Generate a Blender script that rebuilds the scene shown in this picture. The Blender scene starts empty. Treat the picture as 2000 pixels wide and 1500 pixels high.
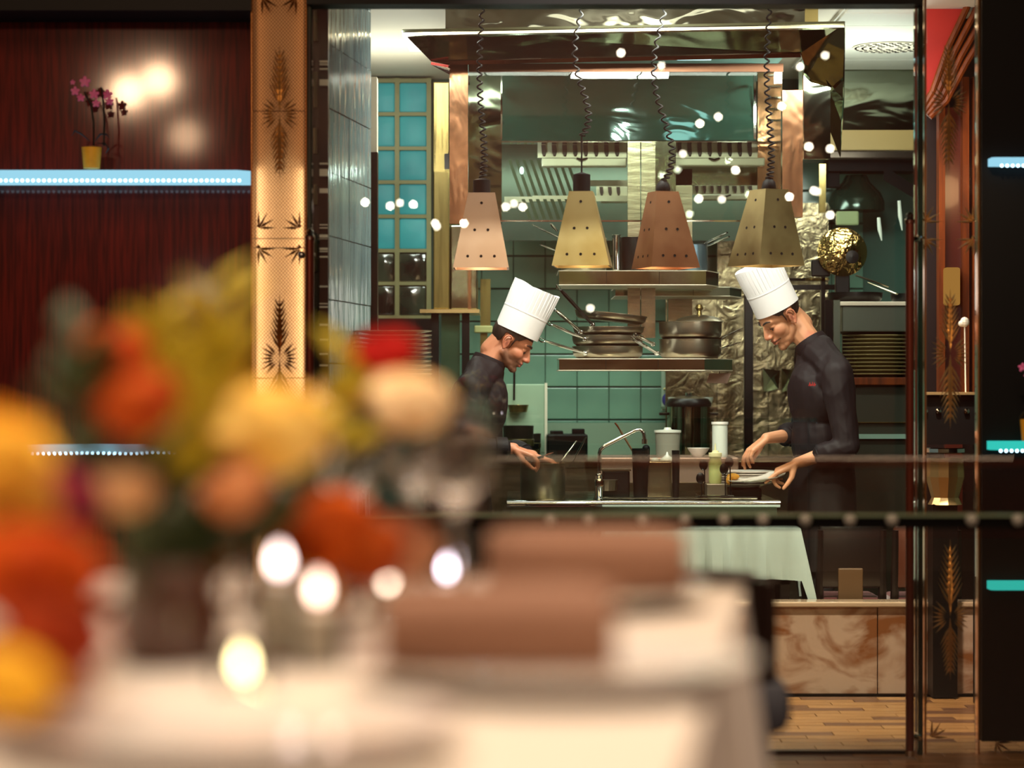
import bpy, bmesh, math, random
from mathutils import Vector, Matrix, noise
import numpy as np
R = random.Random(7)
C = bpy.context.scene.collection
SC = bpy.context.scene
PI = math.pi

# ------------------------------------------------------------------ camera, world, lights, exposure
F = 4722.2          # focal length in pixels of the 2000 x 1500 frame
ZC = 1.37           # lens height above the kitchen floor
cam_d = bpy.data.cameras.new('camera'); cam = bpy.data.objects.new('camera', cam_d); C.objects.link(cam)
cam.location = (0, 0, ZC); cam.rotation_euler = (PI/2, 0, 0)
cam_d.sensor_width = 36; cam_d.lens = 85; cam_d.clip_start = .05
cam_d.dof.use_dof = True; cam_d.dof.focus_distance = 11.2; cam_d.dof.aperture_fstop = 2.3
SC.camera = cam
SC.view_settings.view_transform = 'Standard'; SC.view_settings.look = 'None'
SC.view_settings.gamma = 1.0; SC.view_settings.use_curve_mapping = False
SC.view_settings.exposure = 0.0
SC.cycles.transparent_max_bounces = 24; SC.cycles.max_bounces = 10
SC.cycles.sample_clamp_indirect = 12.0

w = bpy.data.worlds.new('World'); SC.world = w; w.use_nodes = True
w.node_tree.nodes['Background'].inputs[0].default_value = (1.0, .72, .5, 1)
w.node_tree.nodes['Background'].inputs[1].default_value = 0.06

def light(kind, loc, power, col=(1,1,1), size=.3, aim=None, sizey=None, spot=None, blend=.4):
    d = bpy.data.lights.new('lamp_or_fill', kind); d.energy = power; d.color = col
    if kind == 'AREA':
        d.size = size
        if sizey: d.shape = 'RECTANGLE'; d.size_y = sizey
    else: d.shadow_soft_size = size
    if kind == 'SPOT': d.spot_size = math.radians(spot); d.spot_blend = blend
    o = bpy.data.objects.new('lamp_or_fill', d); C.objects.link(o); o.location = loc
    if aim is not None:
        o.rotation_euler = (Vector(aim) - Vector(loc)).to_track_quat('-Z', 'Y').to_euler()
    return o

KW = (1, .95, .87)      # kitchen lamps
WARM = (1, .62, .34)    # dining room lamps
light('AREA', (.55, 10.35, 3.0), 46, KW, .5, (.55, 11.6, 1.0), .25)
light('AREA', (-.45, 10.6, 3.0), 26, KW, .35, (0, 11.2, 1.4), .2)
light('AREA', (1.5, 10.4, 2.95), 20, KW, .35, (1.4, 11.3, 1.3), .2)
light('AREA', (.5, 10.0, 3.1), 26, (1, .95, .86), 1.6, (.5, 11.2, 0), .5)  # broad fill added to lift the kitchen shadows
light('AREA', (.6, 12.95, 2.55), 30, (.93, 1, .9), 1.6, (.5, 13.6, .8), .2)
light('AREA', (-.55, 12.2, 3.05), 14, (.95, 1, .92), .6, (-.6, 12.4, 0), .3)
light('AREA', (1.75, 12.4, 2.6), 9, (.95, 1, .9), .5, (1.7, 13, 1.6), .2)
light('AREA', (1.65, 9.7, 1.9), 5, KW, .2, (1.75, 12.6, 3.1), .2)
# spots over the near table and the wall, and lights added as fill
light('SPOT', (.1, 2.1, 3.3), 74, (1, .94, .88), .16, (0.0, 1.9, 1.1), spot=48, blend=.7)
light('SPOT', (-.6, .9, 3.2), 75, (1, .90, .80), .16, (-.3, 1.8, 1.2), spot=46, blend=.7)
def strip(x, z0, z1, pw, col, sgn):      # area light added inside the cane pillar's edge to brighten the cane
    d = bpy.data.lights.new('cane_fill', 'AREA'); d.shape = 'RECTANGLE'; d.size = .02; d.size_y = z1 - z0; d.energy = pw; d.color = col
    o = bpy.data.objects.new('cane_fill', d); C.objects.link(o); o.location = (x, 8.937, (z0+z1)/2); o.rotation_euler = (PI/2, 0, -sgn*PI/2)
for x, g in ((-.950, 1), (-.768, -1)): strip(x, 0, 2.17, 2.5, (1, .84, .62), g); strip(x, 2.2, 3.0, .10, (1, .5, .22), g)
light('POINT', (-2.3, .35, 2.0), 16, (1, .85, .68), .12)  # fill added to light the flowers from the front
light('SPOT', (.4, 7.2, 3.6), 200, (1, .9, .8), .06, (.5, 10.4, 1.9), spot=44, blend=.6)  # added to brighten the faces of the heat lamps
light('AREA', (0, 2.5, 4.8), 260, (1, .68, .42), 4.5, (0, 2.5, 0))  # overhead fill added for dining room ambience and its reflections
for lx, ly, lz, pw in ((-2.59, 2, 3.34, 90), (-2.38, 2, 3.42, 80), (-2.2, 2, 3.04, 22)): light('SPOT', (lx, ly, lz), pw, (1, .62, .36), .10, (-1.5, 9.15, 2.3), spot=24, blend=.8)
light('SPOT', (1.25, 6.6, 3.1), 90, (1, .8, .55), .03, (1.62, 8.9, 1.5), spot=30, blend=.5)  # added to make the clear pillar's fronds gleam
light('AREA', (0, -1, 4.6), 280, (1, .78, .58), 4, (0, -4, 1.4), 1)  # wash added so the steel mirrors a brighter rear wall
light('AREA', (-.62, 12.6, 2.5), 16, (1, .97, .9), .7, (-.62, 12.6, 3.2), .5)  # uplight added to brighten the kitchen ceiling
light('AREA', (1.75, 12.2, 2.5), 14, (.95, 1, .95), .5, (1.75, 12.2, 3.2), .3)  # second added uplight, for the ceiling at the right end
light('SPOT', (1.5, 9.3, 3.0), 560, (1, .84, .68), .06, (1.45, 10.4, .1), spot=50, blend=.6)
light('POINT', (2.1, 10.9, 2.3), 4, (1, .55, .25), .08)

# ------------------------------------------------------------------ helpers
def W(px, py, Y):
    return Vector(((px - 1000) * Y / F, Y, ZC - (py - 750) * Y / F))
def sc(Y): return F / Y

class MB:
    """collects shapes in world coordinates; build() links them as one mesh object"""
    def __init__(s): s.v = []; s.f = []; s.m = []
    def add(s, vs, fs, mi=0):
        n = len(s.v); s.v += [tuple(p) for p in vs]; s.f += [tuple(i + n for i in f) for f in fs]; s.m += [mi] * len(fs)
        return s
    def box(s, x0, x1, y0, y1, z0, z1, bev=0, mi=0):
        if bev <= 0:
            vs = [(x, y, z) for z in (z0, z1) for y in (y0, y1) for x in (x0, x1)]
            return s.add(vs, [(0,2,3,1),(4,5,7,6),(0,1,5,4),(2,6,7,3),(0,4,6,2),(1,3,7,5)], mi)
        bm = bmesh.new(); bmesh.ops.create_cube(bm, size=1)
        for v in bm.verts:
            v.co = Vector(((x0+x1)/2 + v.co.x*(x1-x0), (y0+y1)/2 + v.co.y*(y1-y0), (z0+z1)/2 + v.co.z*(z1-z0)))
        bmesh.ops.bevel(bm, geom=bm.edges[:], offset=bev, segments=2, affect='EDGES', profile=.5)
        return s.bm(bm, mi)
    def bm(s, bm, mi=0, M=None):
        bm.verts.index_update()
        s.add([(M @ v.co if M else v.co.copy()) for v in bm.verts], [[v.index for v in f.verts] for f in bm.faces], mi); bm.free(); return s
    def pbox(s, x0, y0, x1, y1, Y0, Y1, bev=0, mi=0):
        a = W(x0, y0, Y0); b = W(x1, y1, Y0)
        return s.box(min(a.x,b.x), max(a.x,b.x), Y0, Y1, min(a.z,b.z), max(a.z,b.z), bev, mi)
    def tube(s, pts, r, n=10, cap=True, mi=0, flat=1.0):
        pts = [Vector(p) for p in pts]; k = len(pts)
        rs = r if isinstance(r, (list, tuple)) else [r] * k
        t0 = (pts[1] - pts[0]).normalized(); up = Vector((0,0,1)) if abs(t0.z) < .9 else Vector((1,0,0))
        a = t0.cross(up).normalized(); vs = []
        for i, p in enumerate(pts):
            t = (pts[min(i+1,k-1)] - pts[max(i-1,0)]).normalized()
            a = (a - t * a.dot(t)).normalized(); b = t.cross(a)
            for j in range(n):
                q = 2*PI*j/n; vs.append(p + (a*math.cos(q) + b*math.sin(q)*flat) * rs[i])
        fs = [(i*n+j, i*n+(j+1)%n, (i+1)*n+(j+1)%n, (i+1)*n+j) for i in range(k-1) for j in range(n)]
        if cap: fs += [tuple(range(n))[::-1], tuple((k-1)*n+j for j in range(n))]
        return s.add(vs, fs, mi)
    def lathe(s, prof, c=(0,0,0), n=32, sx=1, sy=1, mi=0, M=None, fn=None):
        vs = []; fs = []; k = len(prof); c = Vector(c)
        for i, (r, z) in enumerate(prof):
            for j in range(n):
                q = 2*PI*j/n; rr = fn(r, z, q) if fn else r
                p = Vector((rr*math.cos(q)*sx, rr*math.sin(q)*sy, z))
                vs.append((M @ p) if M else p + c)
        for i in range(k-1):
            for j in range(n):
                fs.append((i*n+j, i*n+(j+1)%n, (i+1)*n+(j+1)%n, (i+1)*n+j))
        if prof[0][0] > 1e-6: fs.append(tuple(range(n))[::-1])
        if prof[-1][0] > 1e-6: fs.append(tuple((k-1)*n+j for j in range(n)))
        return s.add(vs, fs, mi)
    def ell(s, c, r, n=20, rot=None, mi=0):
        bm = bmesh.new(); bmesh.ops.create_uvsphere(bm, u_segments=n, v_segments=max(6, n*2//3), radius=1)
        M = Matrix.Translation(Vector(c)) @ (rot.to_4x4() if rot else Matrix()) @ Matrix.Diagonal((r[0], r[1], r[2], 1))
        return s.bm(bm, mi, M)
    def cap(s, p0, r0, p1, r1, n=12, mi=0):
        p0 = Vector(p0); p1 = Vector(p1); d = p1 - p0; L = max(d.length, 1e-5); d = d / L
        pts = []; rs = []
        for k in range(5):
            a = -PI/2 + (k + .35) / 5 * PI/2; pts.append(p0 + d*math.sin(a)*r0); rs.append(max(r0*math.cos(a), 1e-4))
        for k in range(3):
            t = k / 2; pts.append(p0.lerp(p1, t)); rs.append(r0 + (r1-r0)*t)
        for k in range(5):
            a = (k + .65) / 5 * PI/2; pts.append(p1 + d*math.sin(a)*r1); rs.append(max(r1*math.cos(a), 1e-4))
        return s.tube(pts, rs, n, True, mi)
    def prism(s, poly, z0, z1, mi=0):
        n = len(poly)
        vs = [(x, y, z0) for x, y in poly] + [(x, y, z1) for x, y in poly]
        return s.add(vs, [tuple(range(n))[::-1], tuple(range(n, 2*n))] + [(i, (i+1)%n, n+(i+1)%n, n+i) for i in range(n)], mi)
    def hull(s, pts, mi=0):
        bm = bmesh.new()
        for p in pts: bm.verts.new(p)
        r = bmesh.ops.convex_hull(bm, input=bm.verts[:])
        bmesh.ops.delete(bm, geom=[v for v in bm.verts if not v.link_faces], context='VERTS')
        return s.bm(bm, mi)
    def grid(s, fn, nu, nv, mi=0):
        vs = [fn(i/nu, j/nv) for j in range(nv+1) for i in range(nu+1)]
        fs = [(j*(nu+1)+i, j*(nu+1)+i+1, (j+1)*(nu+1)+i+1, (j+1)*(nu+1)+i) for j in range(nv) for i in range(nu)]
        return s.add(vs, fs, mi)
    def mesh(s, name, mats, off=(0,0,0), smooth=False):
        me = bpy.data.meshes.new(name); o = Vector(off)
        me.from_pydata([Vector(p) - o for p in s.v], [], s.f)
        for m in (mats if isinstance(mats, (list, tuple)) else [mats]): me.materials.append(m)
        if len(set(s.m)) > 1: me.polygons.foreach_set('material_index', s.m)
        if smooth:
            me.polygons.foreach_set('use_smooth', [True] * len(me.polygons))
            try: me.set_sharp_from_angle(angle=math.radians(42 if smooth is True else smooth))
            except Exception: pass
        bm = bmesh.new(); bm.from_mesh(me); bmesh.ops.recalc_face_normals(bm, faces=bm.faces[:]); bm.to_mesh(me); bm.free()
        return me
    def build(s, name, mats, parent=None, smooth=False, label=None, off=None):
        if off is None: off = root_loc(parent) if parent else (0,0,0)
        o = bpy.data.objects.new(name, s.mesh(name, mats, off, smooth)); C.objects.link(o)
        if parent: o.parent = parent
        if label: o['label'] = label
        return o

def root_loc(o):
    v = Vector(o.location)
    while o.parent: o = o.parent; v += o.location
    return v
def tag(o, label, cat, group=None):
    o['label'] = label; o['category'] = cat
    if group: o['group'] = group
    return o
def thing(name, label, cat, loc=(0,0,0), group=None):
    o = bpy.data.objects.new(name, None); C.objects.link(o); o.location = loc; o.empty_display_size = .05
    return tag(o, label, cat, group)
def solo(name, mb, mats, label, cat, loc=(0,0,0), group=None, smooth=False):
    o = bpy.data.objects.new(name, mb.mesh(name, mats, loc, smooth)); C.objects.link(o); o.location = loc
    return tag(o, label, cat, group)
def struct(name, mb, mats, smooth=False):
    o = mb.build(name, mats, None, smooth); o['kind'] = 'structure'; return o
def dup(o, loc=None, label=None, group=None, parent=None, rz=None):
    c = o.copy(); C.objects.link(c)
    if parent: c.parent = parent
    if loc is not None: c.location = loc
    if rz is not None: c.rotation_euler = (0, 0, rz)
    if label: c['label'] = label
    if group: c['group'] = group
    for ch in list(o.children): dup(ch, parent=c)
    return c

# ------------------------------------------------------------------ materials
def rgb(h, g=2.2):
    if isinstance(h, str):
        h = [int(h[i:i+2], 16)/255 for i in (0,2,4)]
        h = [c/12.92 if c <= .04045 else ((c+.055)/1.055)**2.4 for c in h]
    return (*h, 1)
MATS = {}
def mat(name, col, rough=.5, metal=0, **k):
    m = bpy.data.materials.new(name); m.use_nodes = True; MATS[name] = m
    nt = m.node_tree; b = nt.nodes['Principled BSDF']
    b.inputs['Base Color'].default_value = rgb(col); b.inputs['Roughness'].default_value = rough; b.inputs['Metallic'].default_value = metal
    for key, v in (('coat','Coat Weight'), ('trans','Transmission Weight'), ('ior','IOR'), ('spec','Specular IOR Level'), ('sheen','Sheen Weight'), ('sss','Subsurface Weight'), ('aniso','Anisotropic'), ('alpha','Alpha')):
        if key in k: b.inputs[v].default_value = k[key]
    if 'coat' in k: b.inputs['Coat Roughness'].default_value = k.get('coat_rough', .1)
    if 'sss' in k: b.inputs['Subsurface Radius'].default_value = (.012, .004, .002); b.inputs['Subsurface Scale'].default_value = .5
    if 'emit' in k: b.inputs['Emission Color'].default_value = rgb(k['emit']); b.inputs['Emission Strength'].default_value = k.get('power', 1)
    co = None
    if 'noise' in k or 'bump' in k:
        tc = nt.nodes.new('ShaderNodeTexCoord'); mp = nt.nodes.new('ShaderNodeMapping'); nt.links.new(tc.outputs['Object'], mp.inputs[0])
        mp.inputs['Scale'].default_value = k.get('stretch', (1,1,1)); co = mp.outputs[0]
    if 'noise' in k:      # (scale, second colour, detail, lo, hi)
        s, c2, *rest = k['noise']; det = rest[0] if rest else 4; lo = rest[1] if len(rest) > 1 else .35; hi = rest[2] if len(rest) > 2 else .65
        n = nt.nodes.new('ShaderNodeTexNoise'); n.inputs['Scale'].default_value = s; n.inputs['Detail'].default_value = det
        n.inputs['Distortion'].default_value = k.get('distort', 0)
        nt.links.new(co, n.inputs['Vector'])
        r = nt.nodes.new('ShaderNodeValToRGB'); r.color_ramp.elements[0].position = lo; r.color_ramp.elements[1].position = hi
        r.color_ramp.elements[0].color = rgb(col); r.color_ramp.elements[1].color = rgb(c2)
        nt.links.new(n.outputs['Fac'], r.inputs[0]); nt.links.new(r.outputs[0], b.inputs['Base Color'])
    if 'bump' in k:       # (scale, strength, distance[, stretch])
        s, st, di, *rest = k['bump']
        n = nt.nodes.new('ShaderNodeTexNoise'); n.inputs['Scale'].default_value = s; n.inputs['Detail'].default_value = k.get('bdetail', 2)
        n.inputs['Distortion'].default_value = k.get('bdistort', 0)
        if rest:
            mp2 = nt.nodes.new('ShaderNodeMapping'); nt.links.new(tc.outputs['Object'], mp2.inputs[0]); mp2.inputs['Scale'].default_value = rest[0]
            nt.links.new(mp2.outputs[0], n.inputs['Vector'])
        else: nt.links.new(co, n.inputs['Vector'])
        bp = nt.nodes.new('ShaderNodeBump'); bp.inputs['Strength'].default_value = st; bp.inputs['Distance'].default_value = di
        nt.links.new(n.outputs['Fac'], bp.inputs['Height']); nt.links.new(bp.outputs[0], b.inputs['Normal'])
        if 'coat' in k and not k.get('flat_coat'): nt.links.new(bp.outputs[0], b.inputs['Coat Normal'])
    return m
def emis(name, col, power):
    m = bpy.data.materials.new(name); m.use_nodes = True; nt = m.node_tree; nt.nodes.clear()
    e = nt.nodes.new('ShaderNodeEmission'); e.inputs[0].default_value = rgb(col); e.inputs[1].default_value = power
    o = nt.nodes.new('ShaderNodeOutputMaterial'); nt.links.new(e.outputs[0], o.inputs[0]); return m
def pane(name, tint, ior=1.5, extra=0.0):
    """thin sheet glass: lets light straight through, mirrors by the Fresnel law"""
    m = bpy.data.materials.new(name); m.use_nodes = True; nt = m.node_tree; nt.nodes.clear()
    t = nt.nodes.new('ShaderNodeBsdfTransparent'); t.inputs[0].default_value = rgb(tint)
    g = nt.nodes.new('ShaderNodeBsdfGlossy'); g.inputs['Roughness'].default_value = 0.0
    f = nt.nodes.new('ShaderNodeFresnel'); f.inputs[0].default_value = ior
    ad = nt.nodes.new('ShaderNodeMath'); ad.inputs[1].default_value = extra; nt.links.new(f.outputs[0], ad.inputs[0])
    x = nt.nodes.new('ShaderNodeMixShader'); o = nt.nodes.new('ShaderNodeOutputMaterial')
    nt.links.new(ad.outputs[0], x.inputs[0]); nt.links.new(t.outputs[0], x.inputs[1]); nt.links.new(g.outputs[0], x.inputs[2]); nt.links.new(x.outputs[0], o.inputs[0])
    return m

M_steel   = mat('brushed_steel', 'b0a48c', .24, 1, bump=(6, .10, .01, (1,1,6)))
M_mirror  = mat('polished_steel', '9ea08a', .12, 1, bump=(3.2, .15, .03), bdistort=.6)
M_wavy    = mat('wavy_polished_steel', '98a08c', .07, 1, bump=(2.2, .12, .05, (1,1,2.2)), bdistort=.8)  # greenish tint stands in for reflected green tiles
M_dwavy   = mat('dark_wavy_steel', '5c5a4e', .08, 1, bump=(2.6, .3, .05, (1,1,2)), bdistort=1)
M_edge    = mat('edge_highlight_steel', 'e8e0cc', .5, .4)  # pale colour stands in for the highlight along the tray edges
M_reflect = mat('dented_reflector_steel', '9db0a6', .10, 1, bump=(3.4, .35, .05, (1,1,1.6)), bdistort=1)  # green of the reflected tiles is put into the base colour
M_crumple = mat('crumpled_foil_steel', '9a8c70', .26, 1, bump=(11, .32, .03), bdistort=1.4, bdetail=4)
M_copper  = mat('coppery_steel', 'b98a68', .2, 1, bump=(7, .25, .02, (1,1,.6)), bdistort=1)
M_pan     = mat('pan_steel', 'a89d8a', .32, 1, bump=(20, .05, .005))
M_dkpan   = mat('dark_iron', '1b1a19', .35, .6)
M_chrome  = mat('chrome', 'c9c9c6', .06, 1)
M_black   = mat('black_plastic', '040404', .6, spec=.12)
M_blackm  = mat('black_metal', '131211', .3, .5)
M_tile    = mat('green_tile', '517364', .22, 0, noise=(3, '618673', 2), bump=(5, .06, .01), coat=.3)
M_grout   = mat('green_grout', '2b4b40', .7)
M_tile2   = mat('grey_blue_tile', '667e86', .18, 0, noise=(2.5, '8aa0a4', 3), stretch=(4,4,.5), bump=(14, .32, .02, (1.3,1.3,.22)), coat=.4, coat_rough=.08)
M_cream   = mat('cream_paint', 'd9cdb8', .6)
M_white   = mat('white_glaze', 'dcd8d0', .15, coat=.4)
M_perf    = mat('white_ceiling_board', 'd6d2c4', .55, bump=(60, .3, .004, (1,.02,1)))
M_gblock  = mat('glass_block', '2f8f92', .45, 0, noise=(4, '1f6f78', 2), bump=(6, .5, .02), emit='2c9aa0', power=.42)
M_gblockd = mat('dark_glass_block', '3d4a3c', .1, 0, noise=(5, '171a17', 2), bump=(6, .5, .02), coat=.8)
M_frame   = mat('olive_frame', '87835a', .45, .2)
M_ochre   = mat('ochre_steel', '8b7a4b', .25, .9, bump=(5, .25, .02, (3,3,.3)))
M_lampA   = mat('copper_shade', 'b3907c', .42, .75, noise=(5, 'a5806a', 3), bump=(40, .05, .003))
M_lampB   = mat('brass_shade', 'a08a5e', .4, .75, noise=(5, '8c7242', 3), bump=(40, .05, .003))
M_lampC   = mat('red_copper_shade', 'a06e4e', .4, .75, noise=(5, '855235', 3), bump=(40, .05, .003))
M_lampD   = mat('olive_brass_shade', '8d7a52', .4, .8, noise=(5, '6b5836', 3), bump=(40, .05, .003))
M_rod     = mat('copper_brown_rod', '6e3426', .3, .6)
M_wood    = mat('maroon_wood', '6a160d', .5, 0, spec=.12, noise=(9, '420b07', 5), stretch=(9,9,.5), bump=(20, .04, .003, (6,6,.3)), coat=.45, coat_rough=.075, flat_coat=True)
M_black_l = mat('black_lacquer', '030202', .5, spec=.2)
M_led     = emis('led_light', 'bfeaff', 5.0)
M_ledbar  = emis('led_lit_glass_edge', '9cd8ee', 1.0)
M_ledteal = emis('led_lit_teal_edge', '38cfc0', .9)
M_glass   = pane('kitchen_glass', (.93,.975,.945), 1.55)
M_glassc  = pane('clear_glass', (.96,.97,.96), 1.5)
M_glassr  = pane('balustrade_glass', (.90,.90,.88), 1.5)
M_hoodgl  = pane('hood_glass', (.88,.93,.89), 1.5)
M_gedge   = mat('green_glass_edge', '0f3a30', .1, 0, coat=.8, noise=(7, '04140f', 2), stretch=(1,1,.6))
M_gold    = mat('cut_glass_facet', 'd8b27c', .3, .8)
M_leafcut = mat('shaded_cut_glass', '8a5a2c', .2, .55)  # darker copy of the cut glass, shade put into its colour
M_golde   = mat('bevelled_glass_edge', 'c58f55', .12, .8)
M_red     = mat('red_lacquer_wall', 'a01c12', .45, bump=(6, .1, .01))
M_orwood  = mat('orange_wood', '6e3009', .5, spec=.2, noise=(6, '4a1e08', 4), stretch=(6,6,.5))
M_marble  = mat('veined_marble', 'c4a48e', .22, 0, noise=(4.2, '8a5430', 12, .47, .66), distort=1.1, stretch=(1.1,1,1.5), coat=.4, coat_rough=.08)
M_plankA  = mat('pale_plank', 'ab7c4b', .35, noise=(5, '8f6236', 5), stretch=(.7,6,6), coat=.2)
M_plankB  = mat('dark_plank', '5c3a26', .35, noise=(5, '6f4a30', 5), stretch=(.7,6,6), coat=.2)
M_floor   = mat('floor_screed', '4a3626', .5)
M_cloth   = mat('white_tablecloth', 'cfc5b6', .8, sheen=.3, bump=(160, .05, .001))
M_clothg  = mat('pale_cloth', 'a6b4ac', .75, sheen=.2)
M_napkin  = mat('terracotta_napkin', '80583e', .8, sheen=.2, bump=(120, .1, .001))
M_plate   = mat('white_porcelain', 'e3dcd4', .12, coat=.5)
M_plate2  = mat('stacked_plate', 'd6d0b8', .2, coat=.4)
M_board   = mat('pale_board', '8fa68c', .5)
M_clear   = mat('drinking_glass', (1,1,1), .0, 0, trans=1, ior=1.45)
M_leather = mat('brown_leather', '5a2c1c', .4, bump=(50, .1, .003))
M_redseat = mat('red_velvet', '5a0d12', .8, sheen=.4)
M_dkwood  = mat('dark_wood', '170d0b', .35, coat=.3)
M_tanwood = mat('tan_wood', '5e4226', .5)
M_bluegr  = mat('blue_grey_upholstery', '4a5160', .8)
M_blue    = mat('blue_scourer', '1c2270', .8)
M_hat     = mat('white_paper', 'e6e1e2', .8, bump=(90, .06, .001))
M_jacket  = mat('dark_chef_cloth', '171013', .62, spec=.2, bump=(9, .3, .02, (1,1,.45)), bdistort=.8)
M_apron   = mat('brown_black_apron', '14100f', .7, spec=.3, bump=(6, .3, .02))
M_trouser = mat('black_trousers', '0c0b0c', .7)
M_hair    = mat('dark_brown_hair', '1b110d', .5, noise=(40, '33231a', 3), stretch=(1,1,.25), bump=(80, .6, .004, (1,1,.2)))
M_eyew    = mat('eye_white', '7d6f66', .3); M_iris = mat('dark_iris', '120c0a', .15)
M_redthr  = mat('red_thread', 'c01810', .6)
M_bottle  = mat('pale_green_plastic', 'b8bd7c', .35, sss=.2)
M_petals  = {}
M_green   = mat('leaf_green', '3d4a10', .5, noise=(8, '23330a', 3))
M_ygreen  = mat('yellow_green_spray', 'b5a010', .6, noise=(20, 'c8b41c', 3))
M_pink    = mat('magenta_petal', 'd85aa0', .6, noise=(15, 'e884bc', 3))
M_ypot    = mat('yellow_pot', 'f2b022', .5, noise=(14, 'd89418', 3))
M_dkleaf  = mat('dark_leaf', '0d140a', .5)
M_cup     = mat('white_plastic', 'c9cfc4', .4)
M_pinkst  = mat('rosy_steel', 'a48a7c', .35, .6, bump=(4, .1, .01))

def skin_mat(name):
    m = mat(name, 'c48a68', .5, sss=.12, bump=(120, .04, .002)); nt = m.node_tree
    a = nt.nodes.new('ShaderNodeAttribute'); a.attribute_name = 'tint'
    nt.links.new(a.outputs['Color'], nt.nodes['Principled BSDF'].inputs['Base Color']); return m
M_skin = skin_mat('skin')

def woven():
    m = mat('woven_cane', 'b98a50', .6); nt = m.node_tree; b = nt.nodes['Principled BSDF']
    tc = nt.nodes.new('ShaderNodeTexCoord'); sp = nt.nodes.new('ShaderNodeSeparateXYZ'); nt.links.new(tc.outputs['Object'], sp.inputs[0])
    def wave(out, f):
        a = nt.nodes.new('ShaderNodeMath'); a.operation = 'MULTIPLY'; a.inputs[1].default_value = f; nt.links.new(out, a.inputs[0])
        s = nt.nodes.new('ShaderNodeMath'); s.operation = 'SINE'; nt.links.new(a.outputs[0], s.inputs[0]); return s
    p = nt.nodes.new('ShaderNodeMath'); p.operation = 'MULTIPLY'
    nt.links.new(wave(sp.outputs[0], 2*PI/.0125).outputs[0], p.inputs[0]); nt.links.new(wave(sp.outputs[2], 2*PI/.014).outputs[0], p.inputs[1])
    r = nt.nodes.new('ShaderNodeMapRange'); r.inputs[1].default_value = -1; nt.links.new(p.outputs[0], r.inputs[0])
    cr = nt.nodes.new('ShaderNodeValToRGB'); cr.color_ramp.elements[0].color = rgb('6a3f1c'); cr.color_ramp.elements[1].color = rgb('e6bc88')
    nt.links.new(r.outputs[0], cr.inputs[0]); nt.links.new(cr.outputs[0], b.inputs['Base Color'])
    bp = nt.nodes.new('ShaderNodeBump'); bp.inputs['Strength'].default_value = .6; bp.inputs['Distance'].default_value = .003
    nt.links.new(r.outputs[0], bp.inputs['Height']); nt.links.new(bp.outputs[0], b.inputs['Normal'])
    return m
M_woven = woven()

def beads():
    """reflections: the bulbs of the chandelier behind the lens"""
    pts = [(713,395),(762,402),(781,396),(807,399),(850,436),(853,442),(906,436),(988,404),(1004,398),(1021,404),(1213,103),(1292,128),(1367,241),(1403,228),
           (1334,300),(1437,332),(1365,388),(1410,389),(1527,207),(1563,130),(1612,108),(1580,286),(1622,290),(1597,374),(1590,372),(1622,420),(1153,602),(1542,384)]
    for i, (px, py) in enumerate(pts):
        D = 18.6 + (i % 5) * .35; p = W(px, py, D); yb = 17.8 - D
        light('POINT', (p.x, yb, p.z), (2.0, 1.5, .9)[i % 3], (1, .85, .68), .03)
beads()

# ------------------------------------------------------------------ the setting
YG = 8.9       # the glazed front of the kitchen
struct('floor', MB().box(-5, 5, 5.3, 14.4, -.12, 0), M_floor)
struct('floor_2', MB().box(-5, 5, -4, 5.3, -.12, .4), M_floor)       # raised dining tier
struct('ceiling', MB().box(-5, 5, -4, 8.9, 4.9, 5.0), mat('dining_ceiling', '6a4a38', .7))
struct('ceiling_2', MB().box(-2.2, 2.6, 9.0, 14.4, 3.14, 3.24), M_cream)
M_dine = mat('dining_wall', '5a2416', .5, noise=(1.5, '7a3a20', 3))
struct('wall_rear', MB().box(-5, 5, -4.1, -4, -.12, 5), M_dine)
struct('wall_left', MB().box(-5.1, -5, -4, 14.4, -.12, 5), M_dine)
struct('wall_right', MB().box(5, 5.1, -4, 14.4, -.12, 5), M_dine)
wb = struct('wall_back', MB().box(-2.2, 2.6, 14.03, 14.2, 0, 3.14), M_grout)
tile = MB().box(-.0905, .0905, 14.01, 14.035, -.0905, .0905, .004).mesh('tile', M_tile, (0,14.02,0))
for i in range(15):
    for j in range(11):
        X = (1065 - 1000)/sc(14) + (i - 4.5) * .1844 ; Z = ZC - (756 - 750)/sc(14) + (j - 3.5) * .1897
        if X < -.42: continue
        o = bpy.data.objects.new('tile', tile); C.objects.link(o); o.parent = wb; o.location = (X, 14.02 - R.random()*.002, Z)

M_side = mat('green_side_wall', '4a6a5c', .5)
struct('wall_kitchen_left', MB().box(-2.25, -2.2, 9.25, 14.1, 0, 3.2), M_side)
struct('wall_kitchen_right', MB().box(2.95, 3.0, 9.0, 14.1, 0, 3.2), M_side)
# grey-blue tiled return on the near left of the kitchen
A = Vector((-.713, 9.25, 0)); B = Vector((-.59, 10.1, 0)); d = (B - A).normalized(); nrm = Vector((d.y, -d.x, 0))
def slab(name, u0, u1, z0, z1, t0, t1, m, parent=None, bev=0):
    mb = MB(); vs = []
    for z in (z0, z1):
        for t in (t0, t1):
            for u in (u0, u1): p = A + d*u + nrm*t; vs.append((p.x, p.y, z))
    mb.add(vs, [(0,2,3,1),(4,5,7,6),(0,1,5,4),(2,6,7,3),(0,4,6,2),(1,3,7,5)])
    return mb.build(name, m, parent)
wl = slab('wall_side', -.02, .86, 0, 3.14, -.14, -.012, M_grout); wl['kind'] = 'structure'
for r_ in range(11):
    z0 = .47 + r_ * .2455
    for u0, u1 in ((0, .425), (.428, .855)):
        slab('tile', u0, u1, z0, z0 + .241, -.02, 0 + R.random()*.003, M_tile2, wl)
struct('trim_1', MB().pbox(722, 150, 736, 760, 10.25, 10.35), M_cream)
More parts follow.
